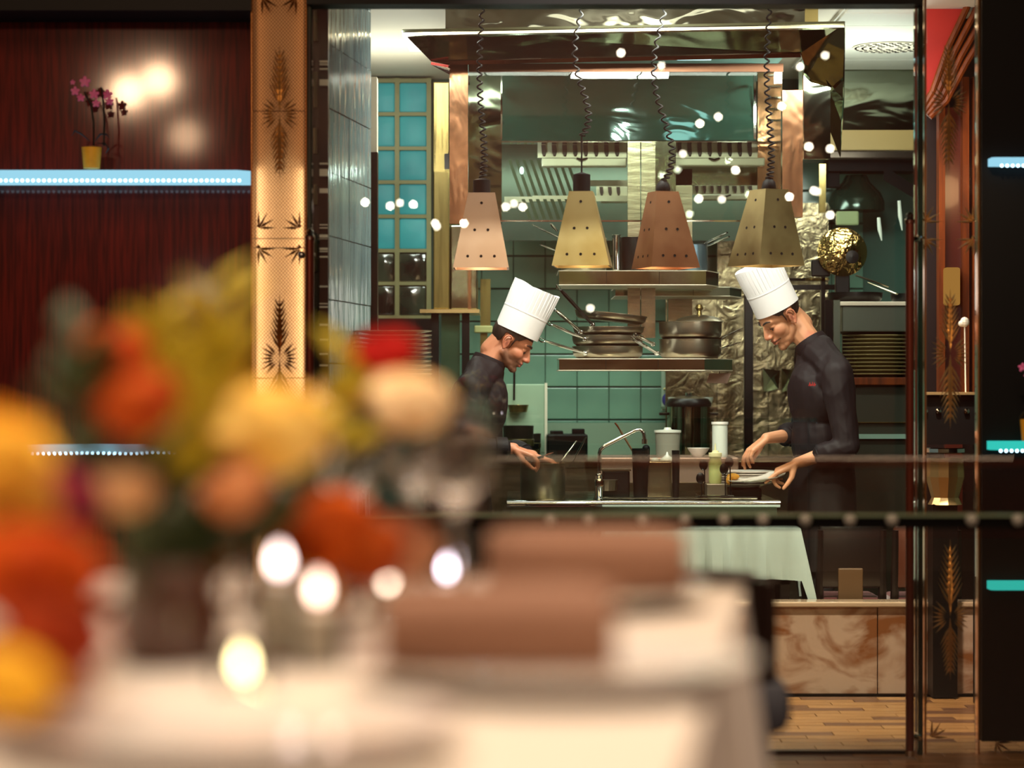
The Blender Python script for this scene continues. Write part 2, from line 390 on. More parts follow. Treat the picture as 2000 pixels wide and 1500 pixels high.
struct('trim_2', MB().pbox(722, 297, 737, 760, 10.22, 10.3), M_blackm)
# glass-block window
YW = 13.9
win = struct('window_1', MB().pbox(728, 152, 842, 622, YW+.03, YW+.1), M_frame)
ys = [157, 222, 289, 355, 422, 489, 553, 619]
for k in range(7):
    for (x0, x1) in ((727, 771), (780, 833)):
        m = M_gblock if k < 5 or (k == 5 and False) else M_gblockd
        o = MB().pbox(x0, ys[k]+5, x1, ys[k+1]-3, YW-.03, YW+.04, .012).build('pane', m, win, smooth=True)
        o['label'] = 'backlit teal glass block' if k < 5 else 'dark see-through glass block'
for x0, x1 in ((771, 780), (833, 842)):
    MB().pbox(x0, 152, x1, 622, YW-.045, YW).build('mullion', M_frame, win)
for y in ys: MB().pbox(728, y-3, 842, y+4, YW-.04, YW).build('glazing_bar', M_frame, win)
struct('trim_3', MB().pbox(728, 622, 848, 656, YW-.1, YW+.05), M_blackm)
# steel soffit, beige strip and rail at the right end of the kitchen
pc = struct('trim_4', MB().box(1.55, 2.5, 10.9, 13.4, 3.12, 3.14), M_perf)
for k in range(6): MB().box(1.56, 2.5, 10.92+k*.41, 11.32+k*.41, 3.108, 3.124, .004).build('panel', M_perf, pc)
struct('trim_5', MB().pbox(1560, 120, 1790, 254, 13.4, 13.45), M_wavy)
struct('trim_6', MB().pbox(1560, 254, 1790, 293, 13.3, 13.45), mat('beige_strip', 'b89a5e', .5))
struct('trim_7', MB().pbox(1560, 293, 1790, 311, 13.22, 13.45, .01), mat('dark_rail_steel', '4a4038', .25, .8))
# marble clad low wall behind the glass front
mw = struct('wall_low', MB().box(.0, 2.15, 10.63, 10.7, 0, .405), M_dkwood)
for (x0, x1) in ((0, .80), (.803, 1.60), (1.603, 2.15)):
    MB().box(x0, x1, 10.59, 10.63, .012, .393, .004).build('panel', M_marble, mw)
MB().box(-.01, 2.16, 10.57, 10.71, .393, .417, .006).build('coping', mat('pale_marble_coping', 'c2a488', .15, coat=.5), mw)
# parquet in front of the low wall
fl = bpy.data.objects['floor']
pk = [MB().box(-.165, .165, -.043, .043, 0, .012, .002).mesh('plank', m) for m in (M_plankA, M_plankB)]
row = 0; y = 8.35
while y < 10.56:
    x = .75 + (row % 3) * .11
    while x < 2.35:
        o = bpy.data.objects.new('plank', pk[1 if R.random() < .3 else 0]); C.objects.link(o); o.parent = fl; o.location = (x, y, -.004 + R.random()*.002); x += .333
    y += .0885; row += 1

# ------------------------------------------------------------------ dining side of the front
wp = struct('wall_panel', MB().box(-2.2, -.965, 9.15, 9.25, 0, 3.3), M_wood)
struct('beam_1', MB().pbox(-300, -60, 490, 20, 8.86, 9.2), M_black_l)
struct('beam_2', MB().pbox(598, -60, 1802, 8, 8.84, 8.96), M_black_l)
struct('wall_panel_2', MB().box(1.722, 2.4, 8.86, 9.0, .06, 3.3), M_black_l)

def led_shelf(label, x0, x1, y0, y1, Y, col, leds, chamf):
    a = W(x0, y0, Y); b = W(x1, y1, Y); c = abs(chamf)
    poly = [(a.x, Y), (b.x - c, Y), (b.x, Y + c), (b.x, 9.15), (a.x, 9.15)] if chamf >= 0 else [(b.x, Y), (a.x + c, Y), (a.x, Y + c), (a.x, 8.99), (b.x, 8.99)]
    t = thing('lit_glass_shelf', label, 'shelf', (a.x, Y, b.z), 'LED lit shelves')
    MB().prism(poly, b.z, a.z).build('glass_board', col, t)
    me = None
    n = int(abs(x1 - x0 - 15) / 10.6)
    if leds:
        for k in range(n):
            p = W(x0 + 8 + k*10.6, y1 + 1.5, Y - .004)
            if chamf < 0 and k == 0: continue
            if me is None: me = MB().ell((0,0,0), (.0062,.006,.0062), 8).mesh('led', M_led)
            o = bpy.data.objects.new('led', me); C.objects.link(o); o.parent = t; o.location = p - t.location
    return t
led_shelf('upper LED lit glass shelf carrying the pink orchid on the maroon wall', -60, 487, 332, 351, 8.9, M_ledbar, True, .045)
led_shelf('lower LED lit glass shelf half hidden by the roses', -60, 472, 871, 884, 8.9, M_ledbar, True, .03)
led_shelf('highest LED lit glass shelf stub on the black panel', 1938, 2100, 307, 322, 8.78, M_ledbar, True, -.012)
led_shelf('teal LED lit glass shelf stub level with the roses on the black panel', 1936, 2100, 862, 879, 8.78, M_ledteal, True, -.012)
led_shelf('lowest teal lit glass shelf stub on the black panel', 1936, 2100, 1137, 1153, 8.78, M_ledteal, False, -.012)

# ---- cut-glass pillars
def leaflet(mb, cx, cy, ang, L, wd, Y):
    """a sharp almond cut in the glass: pixel centre of its root, angle (0 = up, clockwise), length, width"""
    s = 1/sc(Y); q = math.radians(ang); ux, uz = math.sin(q), math.cos(q); o = W(cx, cy, Y)
    def P(t, k, dep): return (o.x + (ux*t*L + uz*k*wd/2)*s, Y - dep, o.z + (uz*t*L - ux*k*wd/2)*s)
    mb.add([P(0,0,0), P(.35,1,0), P(1,0,0), P(.35,-1,0), P(.4,0,.010)], [(0,1,4),(1,2,4),(2,3,4),(3,0,4),(0,3,2,1)])
def fern(parent, cx, ytop, ymid, ybot, Y, m, wide=30):
    if ytop < 100: m = M_gold  # topmost frond takes the gold copy, its glow painted as colour
    """a spindle-shaped frond motif: leaflets off one stem, a fan of rays at mid height"""
    up = ymid - ytop; dn = ybot - ymid
    mb = MB(); leaflet(mb, cx, ymid, 0, up, 11, Y); mb.build('cut_stem', m, parent)
    mb = MB(); leaflet(mb, cx, ymid, 180, dn, 11, Y); mb.build('cut_stem', m, parent)
    for sgn in (-1, 1):
        for t in (.14, .23, .32, .41, .50, .59, .68, .77):
            mb = MB(); leaflet(mb, cx, ymid - up*t*1.0, sgn*28, (1.05 - t*.75)*up*.36, 5, Y); mb.build('cut_leaf', m, parent)
            mb = MB(); leaflet(mb, cx, ymid + dn*t*1.0, 180 - sgn*28, (1.05 - t*.75)*dn*.36, 5, Y); mb.build('cut_leaf', m, parent)
        for a in (42, 58, 74, 90, 106, 122, 138):
            mb = MB(); leaflet(mb, cx + sgn*11*math.sin(math.radians(a)), ymid - 11*math.cos(math.radians(a)), sgn*a, wide*(.85 if 60 < a < 120 else 1.05), 5, Y); mb.build('cut_leaf', m, parent)
def corner(parent, cx, cy, sx, sy, Y, m):
    for a in (0, 30, 60, 90):
        mb = MB(); leaflet(mb, cx, cy, (a if sx > 0 else -a) if sy < 0 else (180 - a if sx > 0 else 180 + a), 35, 5.5, Y); mb.build('cut_leaf', m, parent)
    mb = MB(); leaflet(mb, cx, cy, 0, 9, 9, Y); mb.build('cut_leaf', m, parent)

def glass_pillar(name, label, x0, x1, joints, ferns, corners, back, m):
    Y = YG; a = W(x0, 0, Y); b = W(x1, 0, Y)
    t = thing(name, label, 'pillar', ((a.x+b.x)/2, Y, 0))
    if back:
        edges = [-40] + joints + [1600]
        for j in range(len(edges)-1): MB().pbox(x0+4, edges[j]+.7, x1-4, edges[j+1]-.7, Y+.06, Y+.09, .002).build('woven_panel', M_woven, t)
    MB().box(a.x+.012, b.x-.012, Y+.008, Y+.02, 0, 3.0).build('glass_sheet', M_glassc, t)
    for e in (a.x, b.x): MB().box(e - .007 if e == b.x else e, e if e == b.x else e + .007, Y-.01, Y+.05, 0, 3.0, .002).build('bevelled_edge', M_golde, t, label='gold-lit bevelled glass edge')
    for f in ferns: fern(t, *f, Y+.007, m)
    for c in corners: corner(t, *c, Y+.007, m)
    return t
glass_pillar('cut_glass_pillar', 'woven cane pillar behind cut glass fronds beside the maroon wall', 490, 600, [217, 466, 484, 738],
    [(546, 84, 222, 352), (546, 572, 700, 850), (546, 1080, 1210, 1340)],
    [(512,-4,1,1),(578,-4,-1,1),(505,445,1,-1),(585,445,-1,-1),(505,486,1,1),(585,486,-1,1)], True, M_leafcut)
glass_pillar('cut_glass_pillar', 'clear cut glass pillar with sparkling fronds beside the black panel', 1805, 1913, [],
    [(1853, 78, 200, 335), (1856, 562, 690, 840), (1856, 1050, 1205, 1330)],
    [(1806,433,1,-1),(1901,433,-1,-1),(1806,468,1,1),(1901,468,-1,1),(1820,1440,1,-1),(1860,1500,1,-1),(1945,1450,1,1)], False, M_gold)
# dark stanchion between pillar and glazing, with steel slats
t = thing('slotted_stanchion', 'narrow dark stanchion with bright steel slats between cane pillar and tiles', 'stanchion', W(622, 750, 9.1).xy.to_3d())
MB().pbox(612, -60, 641, 1500, 9.08, 9.12).build('post', M_blackm, t)
for y, h in ((118,4),(124,3),(133,3),(155,12),(318,3),(330,14),(368,9),(438,2),(444,2),(458,8),(464,3),(484,4),(490,2),(500,3),(558,3),(592,2),(598,3),(632,4),(662,3),(690,3),(712,3)):
    MB().pbox(624, y, 640, y+h, 9.055, 9.08).build('slat', M_white, t)  # white glaze puts the steel's bright highlights into the colour
for y, h in ((20,60),(140,70),(250,50),(360,40),(470,60),(600,80)): MB().pbox(606, y, 620, y+h, 9.06, 9.085).build('slat', M_mirror, t)

# ---- the corridor seen through the clear pillar
struct('wall_corridor', MB().box(1.96, 2.9, 11.5, 11.6, 0, 3.4), mat('corridor_dark', '1a0805', .4))
struct('wall_corridor_2', MB().hull([W(1800,-40,11.2), W(1908,-40,11.2), W(1862,60,11.2), W(1838,120,11.2), W(1812,190,11.2), W(1800,205,11.2), W(1800,-40,11.4), W(1908,-40,11.4), W(1862,60,11.4), W(1812,190,11.4), W(1800,205,11.4)]), M_red)
for k in range(4):      # cornice mouldings running diagonally
    o = k * 17
    pa = [(1800+o*.3, 216+o*.25), (1822+o*.5, 178+o*.4), (1852+o*.7, 92+o*.6), (1886+o*.9, 20+o*.6), (1912+o, -40+o*.6)]
    struct('trim_cornice', MB().tube([W(x, y, 11.15) for x, y in pa], .016, 8), M_orwood, True)
door = thing('panelled_door', 'orange-brown panelled door seen through the clear glass pillar', 'door', W(1868, 750, 11.3).xy.to_3d())
for x0, x1, m in ((1834,1846,M_orwood), (1880,1893,M_orwood), (1900,1925,M_orwood)): MB().pbox(x0, 150 if x0 > 1850 else 210, x1, 770, 11.25, 11.32).build('stile', m, door)
MB().pbox(1846, 210, 1880, 1000, 11.3, 11.34).build('panel', mat('brown_door', '4a170b', .35, coat=.3), door)
solo('lamplit_panel', MB().pbox(1846, 522, 1876, 596, 11.2, 11.28, .01), emis('painted_lamplight', 'd69a4a', .55), 'cream panel on the orange-brown door, its lamplight put in as glow', 'lamp', W(1860, 560, 11.24))  # emission paints the lamplight falling on this panel
solo('white_flower', MB().ell(W(1884, 629, 10.4), (.02,.02,.022), 10).ell(W(1878,632,10.4), (.015,.015,.014), 10).tube([W(1884,632,10.4), W(1886,770,10.4)], .003, 6), M_cream, 'small pale blossom beside the orange-brown door', 'flower', W(1886, 769, 10.4))
cb = thing('corridor_console', 'dark console with a gold top edge behind the clear glass pillar', 'console', W(1860, 0, 10.4).xy.to_3d())
MB().pbox(1802, 772, 1912, 868, 10.3, 10.5).build('body', M_black_l, cb)
MB().pbox(1800, 766, 1912, 771, 10.27, 10.52).build('top_edge', M_gold, cb)
for x in (1807, 1833, 1888): MB().lathe([(0,-.006),(.012,-.006),(.012,.004),(0,.008)], n=12, M=Matrix.Translation(W(x, 803, 10.29)) @ Matrix.Rotation(PI/2, 4, 'X')).build('stud', M_chrome, cb)
for x in (1806, 1908): MB().pbox(x-4, 868, x+4, 1380, 10.3, 10.34).build('leg', M_black_l, cb)
vs = thing('cut_crystal_vase', 'cut crystal vase gleaming gold under the corridor console', 'vase', W(1846, 985, 10.5))
MB().lathe([(.0,0),(.075,.0),(.06,.03),(.085,.12),(.08,.2),(.078,.2),(.07,.12),(.05,.04),(0,.03)], W(1846, 985, 10.5), 12).build('body', M_gold, vs)
MB().lathe([(.08,0),(.088,.004),(.088,.02),(.08,.024)], W(1846, 885, 10.5), 12).build('rim', M_chrome, vs)
MB().pbox(1822, 985, 1870, 1362, 10.45, 10.58).build('plinth', M_black_l, vs)
# ---- glazed front and its two pull rods
gl = struct('window_2', MB().box(W(602,0,YG).x, W(1800,0,YG).x, YG, YG+.012, .02, 2.9), M_glass)
for x in (1794, 600): MB().pbox(x, -60, x+9, 1480, YG-.03, YG+.05, .004).build('pane_edge', M_gedge, gl, label='dark green polished glass edge')
MB().pbox(1787, -60, 1791, 1480, YG-.012, YG+.02).build('pane_edge', M_chrome, gl)
MB().box(W(602,0,YG).x, W(1800,0,YG).x, YG-.01, YG+.03, 0, .02).build('bottom_rail', M_blackm, gl)
for x, y0, lab in ((605, 462, 'copper-brown pull rod on the glazed front beside the cane pillar'), (1777, 430, 'copper-brown pull rod on the glazed front beside the clear glass pillar')):
    Y = 8.78; h = thing('pull_rod', lab, 'door handle', W(x, 1466, Y), 'pull rods')
    MB().tube([W(x, y0, Y), W(x, 1466, Y)], .0155, 16).build('rod', M_rod, h, True)
    MB().lathe([(0,-.012),(.018,-.012),(.019,.0),(.012,.008),(.015,.02),(.0,.032)], W(x, y0, Y), 16).build('cap', M_chrome, h, True)
    MB().lathe([(0,-.02),(.017,-.02),(.018,.0),(0,.004)], W(x, 1466, Y), 16).build('cap', M_chrome, h, True)
    for yy in (y0 + 36, 1440): MB().tube([W(x, yy, Y), W(x + (14 if x > 1000 else 4), yy, Y + .05), W(x + (18 if x > 1000 else 6), yy, YG - .001)], .011, 12).ell(W(x + (18 if x > 1000 else -16), yy, YG-.03), (.014,.014,.014), 10).build('bracket', M_chrome, h, True)

# ------------------------------------------------------------------ hood
YH = 11.0
hd = thing('extraction_hood', 'large polished steel extraction hood hanging over the kitchen range', 'hood', (.5, 12, 2.3))
def quad(name, p, m, th=.012, parent=hd, label=None):
    p = [Vector(q) for q in p]; n = (p[1]-p[0]).cross(p[3]-p[0]).normalized() * th
    mb = MB(); mb.add(p + [q + n for q in p], [(0,1,2,3),(7,6,5,4),(0,4,5,1),(1,5,6,2),(2,6,7,3),(3,7,4,0)])
    return mb.build(name, m, parent, label=label)
quad('canopy_front', [W(785,62,10.85), W(1650,46,10.85), W(1563,104,11.15), W(842,120,11.15)], M_wavy)
quad('canopy_lip', [W(842,120,11.15), W(1563,104,11.15), W(1565,112,11.16), W(876,127,11.16)], mat('hood_lip', '7a4a38', .15, 1))
quad('canopy_underside', [W(842,121,11.15), W(918,162,11.9), W(918,150,11.9), W(876,127,11.15)], mat('red_brown_steel', '6a1c16', .2, .7))
quad('canopy_side', [W(1650,46,10.85), W(1648,200,11.4), W(1641,308,11.9), W(1563,104,11.15)], M_wavy)
quad('canopy_top', [W(786,64,10.86), W(800,96,11.3), W(1638,80,11.3), W(1649,48,10.86)], M_steel)
MB().pbox(870, -20, 1572, 60, 11.3, 13.0).build('upper_box', M_dwavy, hd)
MB().box(W(880,0,11.3).x, W(1560,0,11.3).x, 11.4, 12.9, 2.985, 2.995).build('added_teal_panel', mat('reflected_teal_fill', '6f958c', .35), hd)  # unseen panel added to show as teal in the reflector
for xa, xb, ya in ((985,1110,11.55),(1330,1400,11.8)): MB().box(W(xa,0,11.6).x, W(xb,0,11.6).x, ya, ya+.12, 2.965, 2.986, .005).build('added_tube_light', emis('added_tube_glow', 'c8f4ff', 2.2), hd)  # unseen tubes added to be mirrored as a bright patch in the reflector
MB().pbox(1572, -20, 1598, 48, 11.35, 11.5).build('corner_post', M_ochre, hd)
MB().pbox(878, 124, 914, 437, 11.3, 11.36).build('side_panel', M_copper, hd)
MB().pbox(1528, 176, 1568, 424, 11.3, 11.36).build('side_panel', M_copper, hd)
MB().pbox(1570, 110, 1622, 310, 11.35, 11.4).build('side_panel', M_wavy, hd)
MB().pbox(915, 124, 1530, 140, 11.3, 11.34).build('front_rail', mat('satin_rail', '6a4a38', .42, .9), hd)
MB().pbox(914, 140, 1528, 432, 11.305, 11.315).build('front_glass', M_hoodgl, hd)
MB().pbox(914, 430, 1528, 433, 11.30, 11.32).build('glass_edge', M_chrome, hd)
quad('reflector', [W(980,276,12.18), W(1476,276,12.18), W(1476,140,12.32), W(980,140,12.32)], M_reflect)
MB().pbox(1472, 130, 1477, 272, 12.17, 12.2).build('reflector_trim', M_chrome, hd)
MB().pbox(978, 138, 981, 272, 12.17, 12.2).build('reflector_trim', M_chrome, hd)
MB().pbox(915, 140, 980, 430, 12.4, 12.43).build('back_panel', M_wavy, hd)
MB().pbox(980, 276, 1528, 278, 12.15, 12.25).build('reflector_trim', M_chrome, hd)
MB().pbox(1480, 140, 1528, 424, 12.3, 12.33).build('back_panel', M_copper, hd)
for y in range(145, 250, 22): MB().pbox(1500, y, 1526, y+3, 12.27, 12.3).build('rung', M_chrome, hd)
# baffle filters: a pale slotted plate with dark slots and a light bar under it
M_filter = mat('filter_plate', 'b3aa94', .4, .3); M_slot = mat('filter_slot', '231713', .6)
def filt(x0, x1, y0, y1, Y, pitch, bar, lab=None):
    f = MB().pbox(x0, y0, x1, y1, Y, Y+.02).build('baffle_filter', M_filter, hd)
    w = pitch * .42; x = x0 + pitch*.35
    while x + w < x1:
        MB().hull([W(x, y0+2, Y-.001), W(x+w, y0+2, Y-.001), W(x+w*1.15, y1-9, Y-.001), W(x+w*.9, y1-2.5, Y-.001), W(x+w*.45, y1-2.5, Y-.001), W(x+w*.12, y1-9, Y-.001), W(x, y0+2, Y-.008), W(x+w, y0+2, Y-.008), W(x+w*1.15, y1-9, Y-.008), W(x+w*.5, y1-2.5, Y-.008), W(x+w*.12, y1-9, Y-.008)]).build('slot', M_slot, f)
        x += pitch
    MB().pbox(x0+8, y1, x1, y1+bar, Y-.06, Y+.02, .006).build('light_bar', M_filter, hd)
    MB().tube([W((x0+x1)/2-10, y1+1, Y-.07), W((x0+x1)/2, y1+4, Y-.085), W((x0+x1)/2+10, y1+1, Y-.07)], .005, 6).build('handle', M_blackm, hd)
filt(1050, 1224, 281, 308, 12.32, 20.4, 17)
filt(1296, 1494, 279, 308, 12.32, 19.6, 16)
filt(1165, 1226, 363, 385, 12.9, 16.5, 10)
filt(1352, 1482, 360, 380, 12.9, 15, 10)
for k in range(9):
    x = 992 + k*14; MB().hull([W(x, 312, 12.8), W(x+6, 312, 12.8), W(x+40, 428, 12.5), W(x+47, 428, 12.5), W(x, 312, 12.82), W(x+6, 312, 12.82), W(x+40, 428, 12.52), W(x+47, 428, 12.52)]).build('fin', M_steel, hd)
for x0, x1, y in ((1040, 1226, 382), (1130, 1226, 352), (985, 1040, 384)): MB().pbox(x0, y, x1, y+11, 12.6, 12.63).build('light_bar', M_filter, hd)
MB().pbox(1276, 326, 1492, 362, 12.5, 12.53).build('back_panel', M_mirror, hd)
MB().pbox(980, 278, 1500, 470, 13.4, 13.42).build('back_panel', mat('dark_hood_back', '2f3a30', .3, .6), hd)
MB().ell(W(1019, 333, 12.3), (.012,.012,.02), 10).build('lamp', emis('hood_lamp_glow', 'e8ffff', 3), hd)
light('SPOT', W(1230, 122, 11.9), 10, (.95, .98, 1), .03, W(1236, 300, 12.35), spot=38, blend=.8)
light('POINT', W(1019, 333, 12.2), 2, (.9, 1, 1), .03)

# hanging gantry: post and three trays
YS = 11.6
ga = thing('hanging_gantry', 'brushed steel gantry of trays on a central post over the worktop', 'shelf', W(1250, 640, 11.9))
MB().pbox(1226, 276, 1250.5, 660, 11.95, 12.0).build('post', M_steel, ga); MB().pbox(1252.5, 276, 1280, 660, 11.95, 12.0).build('post', M_steel, ga)
MB().pbox(1305, 330, 1352, 700, 12.5, 12.56).build('post', M_steel, ga)
MB().pbox(1280, 276, 1320, 470, 12.05, 12.08).build('post_cover', M_mirror, ga)
def tray(x0, x1, xe, y0, y1, Y, dep):
    a = W(x0, y0, Y); b = W(x1, y1, Y); e = W(xe, 0, Y + .22)
    poly = [(a.x, Y), (b.x, Y), (e.x, Y + .22), (e.x, Y + dep), (a.x, Y + dep)]
    t = MB().prism(poly, b.z + .004, a.z - .004).build('tray', M_mirror, ga)
    for z in (a.z - .004, b.z): MB().prism([(p[0] + (-.003 if p[0] == a.x else .003), p[1] - (.003 if p[1] < Y + .1 else 0)) for p in poly], z, z + .004).build('lip', M_edge, t)
    for k in range(2):
        xm = a.x + (b.x - a.x) * (.32 + .36*k)
        MB().box(xm, xm + .002, Y - .0015, Y + .002, b.z + .004, a.z - .004).build('seam', M_dkpan, t)
tray(1092, 1379, 1403, 528, 557, YS, .5)
tray(1202, 1425, 1448, 560, 579, 12.15, .45)
tray(1092, 1376, 1430, 700, 724, YS, .5)

# ------------------------------------------------------------------ heat lamps
def heat_lamp(label, x_top, y_top, w_top, x_bot, y_bot, w_bot, rot, m, m2, cap_h, coil):
    Y = 10.35; s = 1/sc(Y); top = W(x_top, y_top, Y); bot = W(x_bot, y_bot, Y)
    t = thing('heat_lamp', label, 'lamp', bot, 'heat lamps over the pass')
    c, sn = math.cos(rot), math.sin(rot)
    def ring(cn, h): return [Vector((cn.x + c*x - sn*y, cn.y + sn*x + c*y, cn.z)) for x, y in ((-h,-h),(h,-h),(h,h),(-h,h))]
    a = ring(top, w_top*s/2); b = ring(bot, w_bot*s/2)
    bi = ring(bot, w_bot*s/2 - .008); ai = ring(top - Vector((0,0,.01)), w_top*s/2 - .008)
    mb = MB(); mb.add(a + b + bi + ai, [(0,1,2,3)] + [(i, i+4, (i+1)%4+4, (i+1)%4) for i in range(4)] + [(i+4, i+8, (i+1)%4+8, (i+1)%4+4) for i in range(4)] + [(i+8, i+12, (i+1)%4+12, (i+1)%4+8) for i in range(4)] + [(15,14,13,12)])
    sh = mb.build('shade', m, t)
    for q in range(4):      # six vent holes in each face, one-two-three
        p0, p1, q0, q1 = a[q], a[(q+1)%4], b[q], b[(q+1)%4]
        if q in (1, 2): continue
        n = (p1 - p0).cross(q0 - p0).normalized()
        if n.dot(((p0 + q1)/2) - (top + bot)/2) < 0: n = -n
        for vv, us in ((.14, (.5,)), (.5, (.34, .66)), (.85, (.24, .5, .76))):
            for u in us:
                P = (p0.lerp(p1, u)).lerp(q0.lerp(q1, u), vv)
                MB().lathe([(0,-.002),(.0062,-.002),(.0062,.0012),(.004,.0006),(0,.0004)], n=10, M=Matrix.Translation(P) @ n.to_track_quat('Z','Y').to_matrix().to_4x4()).build('vent_hole', M_black, sh)
    MB().lathe([(0,0),(.03,0),(.03,.012),(.0,.02)], bot + Vector((0,0,.06)), 14).build('bulb', emis('heat_bulb_glow', 'ffb070', 6), t)
    cp = top + Vector((0,0,.0))
    if cap_h > 24: MB().lathe([(0,0),(.037,0),(.037,cap_h*s),(.012,cap_h*s+.008),(0,cap_h*s+.01)], cp, 20).build('cap', M_black, t, True)
    else: MB().lathe([(0,0),(.03,0),(.032,.012),(.026,.035),(.010,.05),(0,.054)], cp, 20).build('cap', M_black, t, True)
    # coiled cord up to the ceiling, after a straight run
    z0 = cp.z + cap_h*s; zc = cp.z + coil[0]*s; pts = [Vector((cp.x, Y, z0 - .01)), Vector((cp.x, Y, zc))]
    n = 46; turns = coil[1]; ztop = 3.05; sway = coil[2]
    hN = int(turns * 9)
    for i in range(hN):
        u = i / hN; z = zc + (ztop - zc) * (u if coil[3] == 0 else u**1.35); r = .0125 * (1.15 - .45*u); q = 2*PI*turns*u
        pts.append(Vector((cp.x + r*math.cos(q) + sway*math.sin(u*7)*.01, Y + r*math.sin(q), z)))
    MB().tube(pts, .0042, 6).build('coiled_cord', M_black, t, True)
    light('POINT', bot + Vector((0,0,.03)), .9*5, (1, .72, .46), .025)
    return t
heat_lamp('pale copper heat lamp, first from the tiled return', 941, 378, 52, 940, 525, 108, 0, M_lampA, M_lampA, 26, (24, 26, 1, 1))
heat_lamp('brassy heat lamp on a tall black cap and straight wire', 1136, 375, 46, 1138, 521, 112, -.10, M_lampB, M_lampB, 34, (110, 16, 3, 1))
heat_lamp('red copper heat lamp turned to show a green-lit side', 1295, 375, 46, 1300, 524, 102, .34, M_lampC, M_lampC, 22, (22, 22, 4, 1))
heat_lamp('olive brass heat lamp above the chef beside the plate cabinet', 1502, 371, 54, 1496, 520, 108, .52, M_lampD, M_lampD, 22, (22, 24, 1, 1))

# ------------------------------------------------------------------ pans on the trays
def pan_mesh(mb, c, r, h, tilt=0, thick=.004, M=None):
    prof = [(0,0),(r*.88,0),(r*.97,.012),(r,.03),(r,h),(r+.004,h+.002),(r+.004,h-.001),(r-.004,h-.002),(r-.005,.012),(r*.9,.006),(0,.005)]
    Mx = Matrix.Translation(Vector(c)) @ Matrix.Rotation(tilt, 4, 'Y'); return mb.lathe(prof, n=40, M=Mx)
def saute(label, c, r, h, handle, group, tilt=0, m=M_pan, loop=True, hm=M_chrome):
    t = thing('saute_pan', label, 'pan', c, group)
    mb = MB(); pan_mesh(mb, c, r, h, tilt); b = mb.build('pan_body', m, t, True)
    p0, p1 = W(*handle[0]), W(*handle[1]); d = (p1 - p0)
    MB().tube([p0, p0.lerp(p1,.12), p0.lerp(p1,.5), p0.lerp(p1,.85), p1], [.009,.011,.0125,.014,.009], 10, flat=.55).build('handle', hm, t, True)
    MB().ell(p0, (.014,.01,.012), 10).build('rivet', M_chrome, t, True)
    if loop:
        q = [p1 + d.normalized()*.018*(1-math.cos(a)) + Vector((0,0,.009*math.sin(a))) for a in np.linspace(-PI*.0, 2*PI, 14)]
        MB().tube(q, .0028, 6, False).build('hanging_eye', M_chrome, t, True)
    return t
zt = W(0, 700, YS).z
s1 = W(1186, 0, 11.82).x; pz = W(0, 699, YS).z
G1 = 'saute pans stacked on the lower tray'
saute('steel saute pan at the bottom of the stack beside the gantry post', (s1, 11.76, pz), .170, .056, ((1143,690,11.63),(1064,666,11.5)), G1)
saute('second steel saute pan up in the stack beside the gantry post', (s1, 11.76, pz+.060), .172, .048, ((1142,662,11.63),(1078,634,11.5)), G1)
saute('third saute pan in the stack, its dark rim under the top pan', (s1+.004, 11.76, pz+.114), .172, .036, ((1134,648,11.6),(1086,606,11.5)), G1, .0, M_pan)
saute('topmost saute pan of the stack with its handle pointing steeply up', (s1+.012, 11.76, pz+.180), .174, .036, ((1157,634,11.62),(1095,566,11.5)), G1, .10, M_pan, True, M_dkpan)
s2 = W(1322, 0, 11.82).x
G2 = 'saucepans stacked behind the saute pans'
saute('low steel saucepan under another, handle towards the kneeling lid', (s2+.06, 11.74, pz), .15, .09, ((1283,690,11.66),(1240,664,11.5)), G2)['label'] = 'steel saucepan resting on the lower tray beside the pan stack'
saute('upper saucepan nested in the one on the lower tray', (s2+.06, 11.74, pz+.094), .152, .08, ((1275,672,11.66),(1244,656,11.5)), G2)
for (h0, h1, lab) in (((1400,683),(1446,668),'flat steel handle of a spoon poking out low beside the saucepans'), ((1400,664),(1451,640),'flat steel spoon handle poking out high beside the saucepans')):
    p0 = W(*h0, 11.75); p1 = W(*h1, 11.62)
    solo('steel_spoon', MB().tube([p0 - (p1-p0)*.8, p0, p0.lerp(p1,.5), p1], [.006,.008,.010,.003], 8, flat=.4), M_chrome, lab, 'spoon', p0, 'spoons among the saucepans', True)
lid = thing('pan_lid', 'small steel pan lid with a brass knob leaning on the saucepans', 'lid', W(1380, 640, 12.0))
MB().lathe([(0,.03),(.03,.028),(.09,.016),(.115,0),(.118,-.004),(.09,.01),(0,.024)], Vector((s2+.10, 11.70, pz+.180)), 28).build('dome', M_pan, lid, True)
MB().lathe([(0,0),(.014,0),(.009,.02),(.021,.034),(.014,.05),(0,.053)], Vector((s2+.10, 11.70, pz+.208)), 14).build('knob', M_ochre, lid, True)
# upper tray
zu = W(0, 527, YS).z
G3 = 'pots on the upper tray'
def pot(name, label, c, r, h, m, cat='pot', group=None, n=36, handles=(), lid=False):
    t = thing(name, label, cat, c, group)
    MB().lathe([(0,0),(r*.96,0),(r,.008),(r,h),(r+.004,h+.002),(r-.003,h+.003),(r-.004,.01),(0,.006)], c, n).build('pot_body', m, t, True)
    for p0, p1 in handles: MB().tube([p0, p0.lerp(p1,.1), p0.lerp(p1,.6), p1], [.005,.008,.010,.007], 8, flat=.5).build('handle', M_chrome, t, True)
    if lid:
        MB().lathe([(0,.028),(r*.4,.024),(r*.9,.012),(r+.008,.004),(r+.01,-.012),(r+.004,-.012),(r*.98,.002),(0,.016)], Vector(c)+Vector((0,0,h)), n).build('lid', M_dkpan, t, True)
        MB().lathe([(0,0),(.014,0),(.014,.014),(.008,.02),(0,.021)], Vector(c)+Vector((0,0,h+.026)), 12).build('lid_knob', M_chrome, t, True)
    return t
